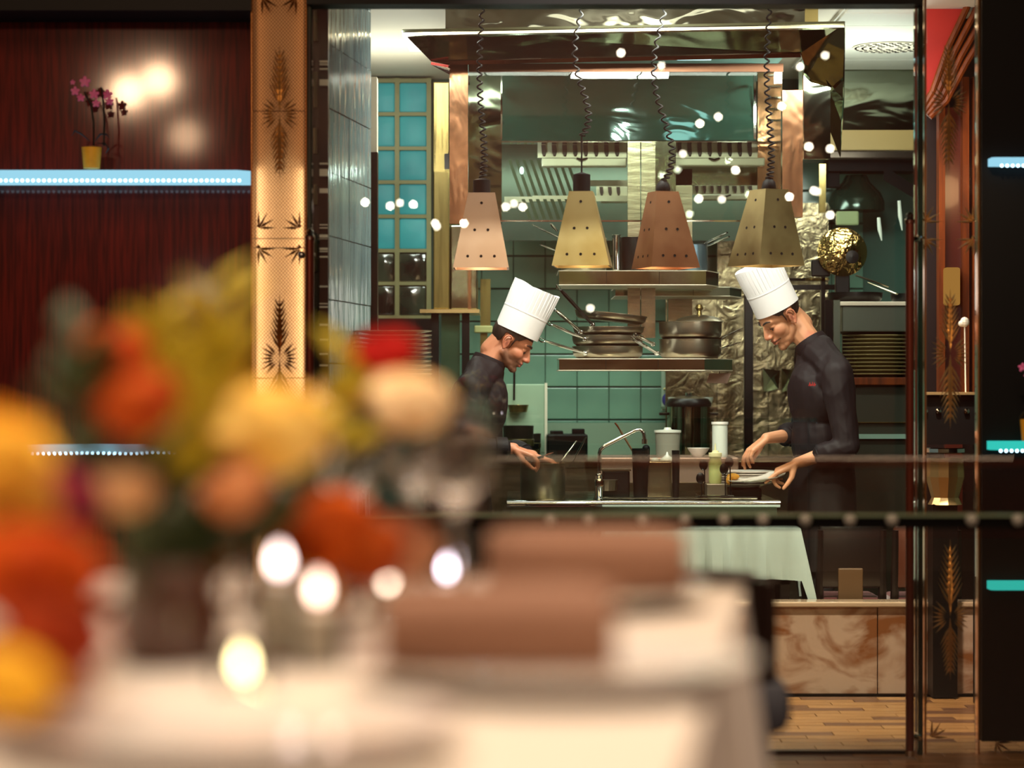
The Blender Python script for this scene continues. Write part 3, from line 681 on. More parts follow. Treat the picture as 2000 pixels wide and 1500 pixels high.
pot('sauce_pot', 'dark iron pot on the upper tray between two heat lamps', (W(1236,0,11.8).x, 11.8, zu), .058, .165, M_dkpan, group=G3)
pot('sauce_pot', 'narrow tall steel tube on the upper tray beside the dark pot', (W(1204,0,11.75).x, 11.75, zu), .02, .175, M_chrome, group=G3)
pot('sauce_pot', 'steel pot behind the brassy heat lamp, its handles poking out', (W(1140,0,11.8).x, 11.8, zu), .11, .16, M_pan, group=G3,
    handles=((W(1096,466,11.7), W(1040,439,11.62)), (W(1088,452,11.75), W(1076,437,11.7)), (W(1092,492,11.7), W(1055,478,11.62))))
pot('sauce_pot', 'bluish steel pot with paired handles behind the red copper lamp', (W(1352,0,11.8).x, 11.8, zu), .075, .13, mat('bluish_steel', '6f8798', .3, .8), group=G3,
    handles=((W(1376,476,11.75), W(1420,454,11.62)), (W(1382,480,11.72), W(1424,462,11.6))))
solo('round_platter', MB().lathe([(0,0),(.06,.0),(.11,.014),(.112,.018),(.06,.006),(0,.005)], (W(1290,0,11.7).x, 11.74, zu), 32), M_white, 'white round platter on the upper tray under the red copper lamp', 'platter', (W(1290,0,11.7).x, 11.74, zu), smooth=True)

# ------------------------------------------------------------------ worktop and what stands on it
YC = 11.0; zc = W(0, 979, YC).z
ct = thing('worktop', 'long polished steel worktop between the two chefs', 'counter', (W(1258,0,YC).x, 11.5, 0))
x0 = W(990,0,YC).x; x1 = W(1524,0,YC).x
MB().box(x0, x1, YC+.02, 12.05, zc-.03, zc, .004).build('top', M_mirror, ct)
MB().tube([(x0, YC+.012, zc-.012), (x1, YC+.012, zc-.012)], .017, 14).build('rolled_edge', M_chrome, ct, True)
MB().box(x0+.02, x1-.012, YC+.03, YC+.05, zc-.085, zc-.028).build('fascia', mat('grey_green_fascia', '6f7a66', .3, .6), ct)
MB().pbox(1170, 971, 1480, 975, YC+.1, YC+.13, .003).build('drip_rail', M_chrome, ct)
for x in (x0+.05, x1-.06):
    for y in (YC+.75, 11.98): MB().box(x-.02, x+.02, y-.02, y+.02, 0, zc-.03).build('leg', M_steel, ct)
def on(px, Y): return Vector((W(px,0,Y).x, Y, zc))
p = on(1060, 11.22)
pot('stock_pot', 'steel cooking pot in front of the bowing chef, two long handles rising from it', p, .104, .165, M_pan, n=44,
    handles=((W(1088,912,11.2), W(1126,861,11.15)), (W(1112,914,11.3), W(1145,853,11.3))))
t = thing('mixer_tap', 'chrome mixer tap with a long bent swing spout over the worktop', 'tap', on(1170, 11.12))
b = on(1170, 11.12); MB().lathe([(0,0),(.026,0),(.024,.012),(.019,.02),(.019,.11),(.014,.12),(.0,.122)], b, 18).build('body', M_chrome, t, True)
MB().tube([W(1171,920,11.12), W(1171,885,11.12), W(1173,878,11.12), W(1180,872,11.12), W(1240,841,11.12), W(1250,839,11.12), W(1257,845,11.12), W(1259,858,11.12)], .0092, 12).build('spout', M_chrome, t, True)
MB().lathe([(0,0),(.013,0),(.013,.022),(0,.022)], W(1259,867,11.12), 12).build('aerator', M_chrome, t, True)
MB().lathe([(0,-.012),(.019,-.012),(.022,0),(.019,.012),(.006,.016),(0,.016)], n=18, M=Matrix.Translation(W(1171,943,11.07)) @ Matrix.Rotation(PI/2,4,'X')).build('knob', M_chrome, t, True)
sb = thing('sauce_bin', 'dark square steel insert standing right behind the tap', 'container', on(1203, 11.32))
q = on(1203, 11.32); MB().box(q.x-.062, q.x+.062, 11.26, 11.40, zc, zc+.13, .008).build('body', M_dkpan, sb); MB().box(q.x-.068, q.x+.068, 11.255, 11.405, zc+.128, zc+.136).build('rim', M_steel, sb)
MB().lathe([(.0,0),(.05,0),(.054,.05),(.056,.05)], W(1184,958,11.22), 18).build('inner_ring', M_pan, sb)
for i, (px, wd, y0, lab) in enumerate(((1251, 34, 880, 'first tall dark utensil canister right of the tap, black whisk handle in it'), (1320, 16, 884, 'slim dark utensil canister beside the pale bottle'))):
    Y = 11.25 + .02*i; p = on(px, Y); h = (978 - y0)/sc(Y)
    c = thing('utensil_canister', lab, 'canister', p, 'dark utensil canisters')
    MB().lathe([(0,0),(wd/2/sc(Y)*.8,0),(wd/2/sc(Y),h),(wd/2/sc(Y)-.004,h),(wd/2/sc(Y)*.75,.008),(0,.008)], p, 24).build('cup', M_dkpan, c, True)
    if i == 0: MB().cap(W(1262, 876, Y), .018, W(1262, 905, Y), .016).build('grip', M_black, c, True)
gb = thing('gastronorm_bin', 'grey steel bin between the dark canisters with a white cone lid', 'container', on(1286, 11.42))
q = on(1286, 11.42); MB().box(q.x-.06, q.x+.06, 11.36, 11.5, zc, zc+.17, .006).build('body', M_steel, gb)
MB().lathe([(.036,0),(.034,.006),(.007,.026),(.003,.04),(0,.041)], (W(1303,0,11.42).x, 11.42, zc+.172), 20).build('cone_lid', M_cup, gb, True)
MB().ell((W(1279,0,11.42).x, 11.42, zc+.172), (.02,.02,.014), 14).build('white_dome', M_cup, gb, True)
bt = thing('squeeze_bottle', 'pale green squeeze bottle with a pointed nozzle', 'bottle', on(1397, 11.25))
p = W(1397, 944, 11.25); MB().lathe([(0,0),(.026,0),(.03,.01),(.031,.095),(.026,.11),(.026,.124),(0,.124)], p, 22).build('body', M_bottle, bt, True)
MB().lathe([(0,.124),(.031,.124),(.031,.142),(.016,.144),(.014,.152),(.005,.153),(.0025,.185),(0,.185)], p, 22).build('nozzle_cap', mat('cream_cap', 'd8d2a0', .4), bt, True)
solo('bottle_stand', MB().box(p.x-.045, p.x+.05, 11.2, 11.3, zc, p.z, .004), M_pan, 'small steel stand under the squeeze bottle', 'stand', on(1397, 11.25))
tb = thing('tall_shaker', 'tall white cylinder shaker behind the squeeze bottle', 'container', on(1406, 11.6))
p = W(1406, 893, 11.6); MB().lathe([(0,0),(.036,0),(.037,.01),(.037,.16),(0,.16)], p, 24).build('body', M_cup, tb, True); MB().lathe([(.036,.158),(.041,.158),(.041,.170),(0,.172)], p, 24).build('lid', M_white, tb, True)
solo('steel_riser', MB().box(W(1172,0,11.62).x, W(1440,0,11.62).x, 11.55, 11.98, zc+.06, W(0,893,11.6).z, .006).box(W(1180,0,11.62).x, W(1200,0,11.62).x, 11.6, 11.9, zc, zc+.07).box(W(1400,0,11.62).x, W(1420,0,11.62).x, 11.6, 11.9, zc, zc+.07), M_pinkst, 'rosy reflecting steel riser along the back of the worktop', 'riser', on(1300, 11.7))
zr = W(0,893,11.6).z
cb_ = thing('lidded_tub', 'grey tub with an overhanging white lid on the riser', 'tub', Vector((W(1304,0,11.75).x, 11.75, zr)))
p = cb_.location; MB().lathe([(0,0),(.056,0),(.062,.118),(0,.118)], p, 26).build('body', mat('grey_tub', '7d7f72', .35), cb_, True); MB().lathe([(.06,.118),(.066,.116),(.066,.126),(.02,.130),(.015,.14),(0,.14)], p, 26).build('lid', M_cup, cb_, True)
solo('white_bowl', MB().lathe([(0,0),(.025,0),(.052,.036),(.055,.042),(.05,.04),(.024,.006),(0,.006)], (W(1364,0,11.7).x, 11.7, zr), 26), M_white, 'small white bowl on the riser beside the tub', 'bowl', (W(1364,0,11.7).x, 11.7, zr), smooth=True)
sp = thing('wooden_spatula', 'wooden spatula leaning behind the tap spout', 'spatula', W(1240, 880, 11.62))
MB().tube([W(1243,893,11.62), W(1212,842,11.62)], [.007,.009], 8, flat=.6).build('handle', M_tanwood, sp); MB().tube([W(1212,842,11.62), W(1206,832,11.62), W(1201,826,11.62)], [.009,.013,.011], 8, flat=.35).build('blade', M_orwood, sp)
for i, (px, py, Y, lab) in enumerate(((1368,934,11.16,'lower black spoon standing left of the squeeze bottle'), (1374,908,11.3,'upper dark spoon standing behind the squeeze bottle'), (1414,916,11.16,'black spoon standing nearest the plating hand'), (1424,903,11.2,'dark spoon upright behind the plating hand'))):
    t = thing('plating_spoon', lab, 'spoon', Vector((W(px,0,Y).x, Y, zc)), 'black spoons stood upright')
    MB().ell(W(px, py, Y), (.021,.008,.026), 14).build('spoon_bowl', M_blackm, t, True); MB().tube([W(px+2, py+8, Y), W(px+3, 975, Y)], .003, 6).build('handle', M_black, t)
solo('spoon_rail', MB().box(W(1362,0,11.18).x, W(1432,0,11.18).x, 11.12, 11.32, zc, zc+.022, .006), M_chrome, 'bright steel block holding the upright spoons', 'rail', on(1395, 11.2))
pl = MB().lathe([(0,0),(.07,0),(.08,.004),(.135,.018),(.137,.022),(.08,.009),(0,.006)], n=40).mesh('plate', M_plate, smooth=True)
pz0 = W(0, 944, 11.3)
GP = 'white plates in front of the plating chef'
for k in range(6):
    o = bpy.data.objects.new('plate', pl); C.objects.link(o); o.location = (W(1452 + (k % 2)*5, 0, 11.42).x, 11.42, zc + .045 + k*.0115)
    tag(o, ['lowest','second','third','fourth','fifth','topmost'][k] + ' white plate of the stack under the plating hands', 'plate', GP)
solo('plate_trivet', MB().box(W(1425,0,11.4).x, W(1485,0,11.4).x, 11.33, 11.5, zc, zc+.044, .006), M_dkpan, 'dark block under the white plate stack', 'trivet', on(1455, 11.4))
o = bpy.data.objects.new('plate', pl); C.objects.link(o); o.location = W(1478, 939, 11.22); o.rotation_euler = (.08, -.12, 0)
tag(o, 'white plate tilted on the pointing hand of the plating chef', 'plate', GP)
solo('food_portion', MB().ell(W(1432, 931, 11.25), (.03,.03,.016), 14).ell(W(1424, 938, 11.22), (.014,.014,.022), 12), mat('golden_food', 'c98a20', .5), 'golden morsel of food the chef is placing', 'food', W(1432, 938, 11.25), smooth=True)

# ------------------------------------------------------------------ back run of the kitchen
zb = W(0, 898, 13.3).z
bc = thing('back_counter', 'steel back counter with a pale upstand under the green tiles', 'counter', (.3, 13.6, 0))
MB().box(-.5, 2.0, 13.1, 13.98, zb-.04, zb, .005).build('top', M_mirror, bc); MB().box(-.5, 1.2, 13.94, 13.985, zb, W(0,826,13.95).z).build('upstand', mat('pale_upstand', '6e8270', .35), bc)
MB().box(-.48, 1.98, 13.15, 13.9, 0, zb-.04).build('cabinet_body', M_steel, bc)
cbd = thing('cutting_board', 'pale green upright board behind the bowing chef', 'board', W(1028, 885, 13.7))
MB().pbox(988, 750, 1067, 885, 13.66, 13.7, .006).build('board', M_board, cbd)
MB().pbox(1064, 748, 1069, 888, 13.655, 13.71).build('edge', M_cream, cbd)
ld = thing('hanging_ladle', 'dark ladle hanging in front of the pale board', 'ladle', W(1005, 760, 13.6))
MB().tube([W(1005,690,13.62), W(1004,782,13.62)], .006, 8).build('handle', M_blackm, ld); MB().lathe([(0,0),(.05,.01),(.06,.05),(.055,.05),(.045,.014),(0,.006)], W(1012,808,13.6), 18).build('ladle_bowl', M_ochre, ld, True)
for i, (px, py, w_, h, lab) in enumerate(((1012, 832, .085, .05, 'dark steel tub under the hanging ladle'), (1018, 868, .1, .085, 'pot with a yellow band behind the chef hand'), (1040, 850, .05, .1, 'narrow dark jar beside the banded pot'))):
    p = Vector((W(px,0,13.4).x, 13.22 + .2*i, zb+.002)); hh = (898-py)/sc(13.4)
    t = thing('kitchen_jar', lab, 'jar', p, 'jars below the pale board')
    MB().lathe([(0,0),(w_*.9,0),(w_,hh),(w_-.005,hh),(w_*.85,.01),(0,.01)], p, 24).build('body', M_dkpan, t, True); MB().lathe([(w_*.93,hh*.4),(w_*1.0,hh*.42),(w_*1.02,hh*.6),(w_*.97,hh*.62)], p, 24).build('band', M_ochre, t, True)
bx = thing('dark_appliance', 'low black appliance on the back counter under the green tiles', 'appliance', Vector((W(1105,0,13.5).x, 13.5, zb)))
MB().pbox(1068, 848, 1148, 897, 13.4, 13.7, .01).build('body', M_blackm, bx); MB().pbox(1075, 842, 1100, 850, 13.45, 13.6, .004).build('lid_knob', M_black, bx); MB().pbox(1118, 838, 1142, 850, 13.45, 13.6, .004).build('lid_knob', M_black, bx)
p = Vector((W(1345,0,13.5).x, 13.5, zb)); t = thing('big_stockpot', 'big covered stockpot on the back counter before the foil wall', 'pot', p)
MB().lathe([(0,0),(.115,0),(.12,.02),(.12,.29),(0,.29)], p, 36).build('pot_body', M_mirror, t, True)
MB().lathe([(.126,0),(.128,.02),(.11,.045),(.04,.06),(0,.062)], p+Vector((0,0,.29)), 36).build('lid', M_dkpan, t, True); MB().lathe([(0,0),(.018,0),(.02,.02),(0,.024)], p+Vector((0,0,.348)), 14).build('lid_knob', M_chrome, t, True)
for sx in (-1,1): MB().tube([p+Vector((sx*.118,0,.25)), p+Vector((sx*.16,0,.25)), p+Vector((sx*.16,.03,.25)), p+Vector((sx*.118,.03,.25))], .008, 8).build('side_handle', M_blackm, t, True)
hk = thing('hook_board', 'narrow pale hook board with scourer and tools hanging on it', 'board', W(1309, 800, 13.9))
MB().pbox(1292, 720, 1329, 802, 13.93, 13.98, .004).build('board', mat('pale_hook_board', '8fa290', .5), hk)
for k in range(3): MB().tube([W(1300+k*8, 722, 13.92), W(1301+k*8, 745+k*7, 13.9)], .005, 6).build('hook', M_ochre, hk)
MB().tube([W(1296,760,13.92), W(1324,756,13.92)], .006, 6).build('cross_bar', M_ochre, hk)
solo('scourer', MB().ell(W(1307,781,13.88), (.042,.025,.045), 14), M_blue, 'round dark blue scourer hanging from the hook board', 'scourer', W(1307,795,13.88), smooth=True)
for px, lab in ((1381,'small white beaker right of the big stockpot lid'), (1316,'small white beaker left of the big stockpot lid')):
    Yb = 13.62; p = W(px, 795, Yb)
    solo('white_beaker', MB().lathe([(0,0),(.022,0),(.034,.055),(.031,.055),(.02,.004),(0,.004)], p, 20), M_cup, lab, 'beaker', p, 'white beakers', True)
solo('beaker_shelf', MB().pbox(1300, 795, 1402, 799, 13.55, 13.98), M_steel, 'thin steel wall shelf carrying the white beakers', 'shelf', W(1350, 799, 13.9))
fw = thing('foil_panel', 'crumpled golden steel sheet lining the wall behind the plating chef', 'panel', W(1500, 900, 13.75))
for k, (xa, xb) in enumerate(((1300,1400),(1401,1500),(1501,1618))): MB().pbox(xa, 396 if k else 560, xb, 892, 13.75, 13.79).build('sheet', M_crumple, fw)
for k in range(3): MB().hull([W(1490+k*36,720,13.7), W(1524+k*36,724,13.7), W(1520+k*36,760,13.7), W(1492+k*36,765,13.7), W(1505+k*36,740,13.66)]).build('dent', M_mirror, fw)
po = thing('equipment_frame', 'dark steel frame upright beside the foil sheet with a top bar', 'frame', W(1462, 900, 13.2))
MB().pbox(1454, 560, 1471, 896, 13.2, 13.25, .004).build('upright', M_blackm, po); MB().pbox(1540, 543, 1620, 549, 13.2, 13.25).build('top_bar', M_chrome, po); MB().pbox(1456, 556, 1640, 566, 13.22, 13.26).build('rail', M_blackm, po)
MB().pbox(1604, 540, 1612, 896, 13.2, 13.25).build('upright', M_blackm, po)
bl = thing('hanging_card', 'rosy card hanging below the lower tray', 'card', W(1405, 738, 12.0))
MB().hull([W(1386,729,12.0), W(1428,729,12.0), W(1420,749,12.0), W(1379,748,12.0), W(1386,729,12.01), W(1428,729,12.01), W(1420,749,12.01), W(1379,748,12.01)]).build('card', M_pinkst, bl)
MB().tube([W(1405,730,12.0), W(1405,719,12.0)], .002, 5).build('string', M_black, bl)
# steel cupboard, ledge and posts left of the green tiles
lc = thing('tall_steel_cupboard', 'tall ochre steel cupboard beside the glass block window', 'cupboard', W(885, 900, 12.9))
MB().pbox(846, 160, 878, 604, 12.9, 13.3, .006).build('side', M_ochre, lc); MB().pbox(880, 440, 932, 604, 12.95, 13.3, .006).build('door', M_mirror, lc)
MB().pbox(868, 300, 877, 330, 12.86, 12.9).build('handle', M_blackm, lc)
MB().pbox(820, 604, 936, 611, 12.8, 13.3).build('ledge', M_gold, lc)
for x in (842, 902): MB().pbox(x, 611, x+15, 1200, 12.9, 12.94).build('leg', M_blackm, lc)
MB().pbox(862, 612, 898, 900, 12.98, 13.0).build('back_panel', mat('green_steel', '4c6a54', .25, .8, bump=(3,.3,.03)), lc)
MB().pbox(914, 500, 920, 606, 12.88, 12.94).build('side_bar', M_copper, lc)
oc = thing('ochre_post', 'pale yellow steel post in front of the green tiles', 'post', W(945, 640, 13.5))
MB().pbox(938, 545, 958, 640, 13.5, 13.54).build('post_body', M_ochre, oc); MB().pbox(926, 636, 962, 650, 13.45, 13.56, .006).build('bracket', mat('pale_yellow', 'a09a64', .5), oc); MB().pbox(938, 650, 952, 900, 13.5, 13.54).build('lower_post', M_ochre, oc)

# plate stacks
rp = MB().lathe([(0,0),(.09,0),(.1,.004),(.155,.013),(.157,.017),(.1,.009),(0,.006)], n=40).mesh('plate', M_plate2, smooth=True)
px0 = Vector((W(768,0,9.78).x, 9.78, W(0, 737, 9.78).z))
for k in range(11):
    o = bpy.data.objects.new('plate', rp); C.objects.link(o); o.location = px0 + Vector(((R.random()-.5)*.006, 0, k*.0172))
    tag(o, 'white plate, %s from the shelf in the stack beside the tiled return' % ['lowest','second','third','fourth','fifth','sixth','seventh','eighth','ninth','tenth','topmost, eleventh'][k], 'plate', 'plates stacked beside the tiled return')
ps = thing('plate_shelf', 'narrow steel shelf on legs under the plates beside the tiled return', 'shelf', Vector((px0.x, 9.78, 0)))
MB().box(px0.x-.145, px0.x+.165, 9.64, 9.93, px0.z-.02, px0.z-.001, .003).build('board', M_steel, ps)
for x in (px0.x-.12, px0.x+.14): MB().box(x-.012, x+.012, 9.7, 9.73, 0, px0.z-.02).build('leg', M_blackm, ps)
# right cabinet
YR = 12.2
rc = thing('plate_cabinet', 'grey-green steel plate cabinet behind the plating chef', 'cabinet', W(1710, 1000, 12.4).xy.to_3d())
M_ggr = mat('grey_green_steel', '4d5348', .4, .5)
MB().pbox(1645, 597, 1800, 648, YR, YR+.5, .005).build('upper_box', M_ggr, rc); MB().pbox(1640, 589, 1800, 597, YR-.02, YR+.5, .004).build('top_edge', M_cream, rc)
MB().pbox(1628, 586, 1641, 760, YR-.02, YR+.02).build('upright', M_ggr, rc); MB().pbox(1612, 586, 1626, 1200, YR, YR+.04).build('upright', M_black, rc)
MB().pbox(1640, 737, 1800, 752, YR-.04, YR+.5, .004).build('shelf', M_orwood, rc); MB().pbox(1645, 752, 1800, 1290, YR+.02, YR+.5).build('lower_box', mat('dark_green_steel', '31352a', .4, .4), rc)
MB().pbox(1645, 848, 1800, 857, YR-.01, YR+.02).build('door_edge', mat('pale_green_edge', '8fb0a0', .3, .3), rc); MB().pbox(1645, 824, 1800, 826, YR, YR+.03).build('trim_line', M_ochre, rc)
MB().pbox(1645, 648, 1800, 737, YR+.45, YR+.47).build('niche_back', M_dkpan, rc)
pr = Vector((W(1713,0,12.38).x, 12.38, W(0,737,YR).z + .002))
rp2 = MB().lathe([(0,0),(.11,0),(.12,.006),(.175,.014),(.177,.019),(.12,.011),(0,.008)], n=40).mesh('plate', mat('warm_plate', 'a89a6a', .25, coat=.4), smooth=True)
for k in range(11):
    o = bpy.data.objects.new('plate', rp2); C.objects.link(o); o.location = pr + Vector((0,0,k*.0196))
    tag(o, 'cream plate, %s from the cabinet shelf behind the plating chef' % ['lowest','second','third','fourth','fifth','sixth','seventh','eighth','ninth','tenth','topmost, eleventh'][k], 'plate', 'plates stacked in the cabinet')
# things on and above the cabinet
zt = W(0,588,YR).z
def skillet(label, c, r, h0, h1, m):
    t = thing('black_skillet', label, 'pan', c, 'black skillets on the cabinet')
    mb = MB(); pan_mesh(mb, c, r, .045); mb.build('pan_body', m, t, True); p0, p1 = W(*h0), W(*h1)
    MB().tube([p0, p0.lerp(p1,.5), p1], [.008,.012,.009], 10, flat=.5).build('handle', M_steel, t, True)
skillet('black skillet on the cabinet, steel handle sloping down to the pull rod', (W(1670,0,12.45).x, 12.45, zt+.004), .14, (1696,552,12.35), (1752,574,12.2), M_dkpan)
skillet('black skillet lying behind on the cabinet with its handle raised', (W(1772,0,12.56).x, 12.56, zt+.004), .085, (1735,560,12.45), (1672,538,12.4), M_dkpan)
wk = thing('hammered_wok', 'round hammered golden wok leaning on the wall above the cabinet', 'wok', W(1642, 588, 12.6))
MB().lathe([(.0,.05),(.05,.043),(.09,.025),(.125,.0),(.13,.0),(.094,.032),(.05,.052),(0,.06)], n=36, M=Matrix.Translation(W(1645,492,12.6)) @ Matrix.Rotation(PI/2-.15,4,'X')).build('bowl', mat('hammered_brass', 'a98a55', .18, 1, bump=(28,.9,.02)), wk, True)
MB().lathe([(0,0),(.032,0),(.034,.012),(0,.016)], n=20, M=Matrix.Translation(W(1664,502,12.53)) @ Matrix.Rotation(PI/2,4,'X')).build('boss', M_dkpan, wk, True)
MB().pbox(1632, 534, 1660, 590, 12.6, 12.64, .006).build('stand', M_blackm, wk); MB().pbox(1585, 508, 1622, 540, 12.64, 12.68, .006).build('bracket', M_blackm, wk)
gh = thing('green_oven_hood', 'dark green glossy oven hood and duct in the far right recess', 'oven', W(1700, 440, 13.5))
M_dkgr = mat('dark_green_glaze', '1c3329', .15, .4, bump=(3,.4,.05))
MB().pbox(1618, 311, 1790, 334, 13.4, 13.6).build('lintel', M_black, gh)
MB().hull([W(1726,334,13.4), W(1742,334,13.4), W(1790,365,13.4), W(1790,390,13.4), W(1726,352,13.4), W(1726,334,13.45), W(1742,334,13.45), W(1790,365,13.45), W(1790,390,13.45), W(1726,352,13.45)]).build('duct', M_black, gh)
MB().lathe([(.0,0),(.16,0),(.16,.05),(.14,.1),(.08,.16),(.06,.2),(0,.2)], W(1672,412,13.65), 24).build('dome', M_dkgr, gh, True)
MB().pbox(1618, 330, 1640, 365, 13.5, 13.6).build('bracket', M_black, gh); MB().pbox(1634, 412, 1678, 440, 13.42, 13.47, .01).build('window', mat('pale_oven_window', '8d9a70', .2, 0, coat=.5), gh)
MB().pbox(1600, 320, 1613, 415, 12.9, 12.94).build('side_post', M_ochre, gh)
for k, (xa, ya, xb, yb) in enumerate(((1756,392,1762,450),(1716,425,1722,470))): MB().tube([W(xa,ya,13.2), W(xb-4,(ya+yb)/2,13.2), W(xb,yb,13.2)], [.009,.012,.003], 8).build('tool', M_cup, gh, True)
vt = thing('ceiling_vent', 'round slotted ceiling vent in the white boards', 'vent', W(1735, 82, 12.5))
zz = 3.105; cx, cy = W(1735,0,12.5).x, 12.45
MB().lathe([(0,zz-.004),(.19,zz-.004),(.19,zz),(0,zz)], (cx,cy,0), 40).build('vent_plate', M_cream, vt)
for r_, n_ in ((.06,8),(.1,14),(.14,20),(.175,26)):
    for k in range(n_):
        q = 2*PI*k/n_; MB().box(-.011,.011,-.005,.005,-.003,.001).build('slot', M_black, vt, off=(0,0,0)); o = C.objects[-1]; o.location = Vector((cx+r_*math.cos(q), cy+r_*math.sin(q), zz-.004)) - vt.location; o.rotation_euler = (0,0,q+PI/2)

# ------------------------------------------------------------------ low table with a cloth under the worktop, chairs
tt = thing('low_table', 'low dark table under the pale cloth below the worktop', 'table', (W(1372,0,10.95).x, 10.95, 0))
ta, tb_ = W(1190,0,10.8).x, W(1556,0,10.8).x; tz = W(0,1033,10.8).z; TY0, TY1 = 10.80, 11.1
MB().box(ta, tb_, TY0, TY1, tz-.03, tz-.003).build('tabletop', M_dkwood, tt); MB().box(ta+.02, tb_-.02, TY0+.02, TY1-.02, W(0,1142,10.8).z, W(0,1128,10.8).z).build('rail', M_dkwood, tt)
for x in (ta+.05, tb_-.05):
    for y in (TY0+.04, TY1-.04): MB().box(x-.02, x+.02, y-.02, y+.02, 0, tz-.03).build('leg', M_dkwood, tt)
cl = MB(); hem = W(0,1131,10.8).z; N = 220
per = []
cxm = (ta+tb_)/2
for i in range(N):
    u = i/N*4; s_ = int(u); f = u - s_
    c4 = [(ta-.008,TY0-.01),(tb_+.008,TY0-.01),(tb_+.008,TY1+.01),(ta-.008,TY1+.01)]; a_, b_ = c4[s_], c4[(s_+1)%4]
    per.append((a_[0]+(b_[0]-a_[0])*f, a_[1]+(b_[1]-a_[1])*f, f))
rings = []
for k, t_ in enumerate((0, .04, .3, .65, 1)):
    ring = []
    for i, (x, y, f) in enumerate(per):
        fold = math.sin(i*1.3)*.6 + math.sin(i*.57+1)*.6 + math.sin(i*2.4)*.35
        ex = .012 + .026*t_*fold + .012*t_; cd = abs(f-.5)*2; ex += .06*t_*max(0, cd-.85)/.15
        nx, ny = (x-cxm)/ (tb_-ta)*2, (y-(TY0+TY1)/2)/(.16); L = math.hypot(nx, ny) or 1
        z = tz + .002 - t_*(tz-hem) - (.11*t_ if cd > .93 else .03*t_*max(0,cd-.7))
        ring.append((x+nx/L*ex*(1 if abs(nx)>.97 or cd>.85 else .2), y+ny/L*ex*(1 if abs(ny)>.97 or cd>.85 else .2), z))
    rings.append(ring)
vs_ = [p for r_ in rings for p in r_]; fs_ = [tuple(range(N))]
for k in range(4): fs_ += [(k*N+i, k*N+(i+1)%N, (k+1)*N+(i+1)%N, (k+1)*N+i) for i in range(N)]
cl.add(vs_, fs_); solo('tablecloth', cl, M_clothg, 'pale greenish cloth draped over the low table under the worktop', 'tablecloth', (cxm, 10.95, hem), smooth=True)
def chair(label, x, y, rz, seatm, backm, group='chairs beside the draped table'):
    t = thing('dining_chair', label, 'chair', (x, y, 0), group); M = Matrix.Translation((x,y,0)) @ Matrix.Rotation(rz,4,'Z'); Mi = M
    def P(name, mb, m, sm=False):
        mb.v = [tuple(Mi @ Vector(p)) for p in mb.v]; return mb.build(name, m, t, sm)
    P('seat', MB().box(-.15,.15,-.17,.17,.35,.42,.03), seatm, True); P('backrest', MB().box(-.145,.145,.14,.18,.46,.74,.015), backm, True)
    P('back_panel', MB().box(-.05,.06,.18,.195,.36,.55,.005), M_tanwood)
    for sx in (-1,1):
        P('leg', MB().tube([(sx*.13,-.14,0),(sx*.13,-.14,.35)], [.014,.02], 8), M_dkwood); P('leg', MB().tube([(sx*.135,.165,0),(sx*.14,.16,.40),(sx*.14,.185,.72)], [.014,.02,.014], 8), M_dkwood)
    P('apron_rail', MB().box(-.13,.13,-.15,-.13,.28,.35), M_dkwood)
    return t
chair('brown leather dining chair beyond the worktop end, below the plate cabinet', W(1796,0,10.95).x, 10.94, PI, M_redseat, M_leather)
chair('dark dining chair with red seat beside the draped table, under the plating chef', W(1652,0,10.95).x, 10.95, PI, M_redseat, M_dkwood)
chair('red velvet dining chair on the bowing chef side of the draped table', W(1105,0,10.95).x, 10.95, PI*.95, M_redseat, M_redseat)

# ------------------------------------------------------------------ the two chefs
def remesh(mb, voxel, smooth_it, name):
    me = mb.mesh(name + '_src', []); o = bpy.data.objects.new('tmp', me); C.objects.link(o)
    r = o.modifiers.new('r', 'REMESH'); r.mode = 'VOXEL'; r.voxel_size = voxel; r.use_smooth_shade = True
    s = o.modifiers.new('s', 'SMOOTH'); s.factor = .5; s.iterations = smooth_it
    dg = bpy.context.evaluated_depsgraph_get(); dg.update()
    out = bpy.data.meshes.new_from_object(o.evaluated_get(dg)); out.name = name
    bpy.data.objects.remove(o); bpy.data.meshes.remove(me)
    out.polygons.foreach_set('use_smooth', [True] * len(out.polygons))
    return out
def co_array(me):
    a = np.empty(len(me.vertices) * 3, dtype=np.float32); me.vertices.foreach_get('co', a); return a.reshape(-1, 3)
def place(me, name, m, parent):
    me.transform(Matrix.Translation(-root_loc(parent))); me.materials.clear(); me.materials.append(m)
    o = bpy.data.objects.new(name, me); C.objects.link(o); o.parent = parent; return o
def folds(me, amp, f, seed):
    a = co_array(me); nn = np.empty(len(me.vertices)*3, dtype=np.float32); me.vertices.foreach_get('normal', nn); nn = nn.reshape(-1,3)
    d = np.empty(len(a))
    for i, p in enumerate(a):
        v = Vector((p[0]*f + seed, p[1]*f, p[2]*f*.55 + p[0]*f*.5)); d[i] = 1 - abs(noise.noise(v)) * 2.6 + .5*noise.noise(v*2.3)
    me.vertices.foreach_set('co', (a + nn * (d*amp)[:,None]).astype(np.float32).ravel()); me.update()

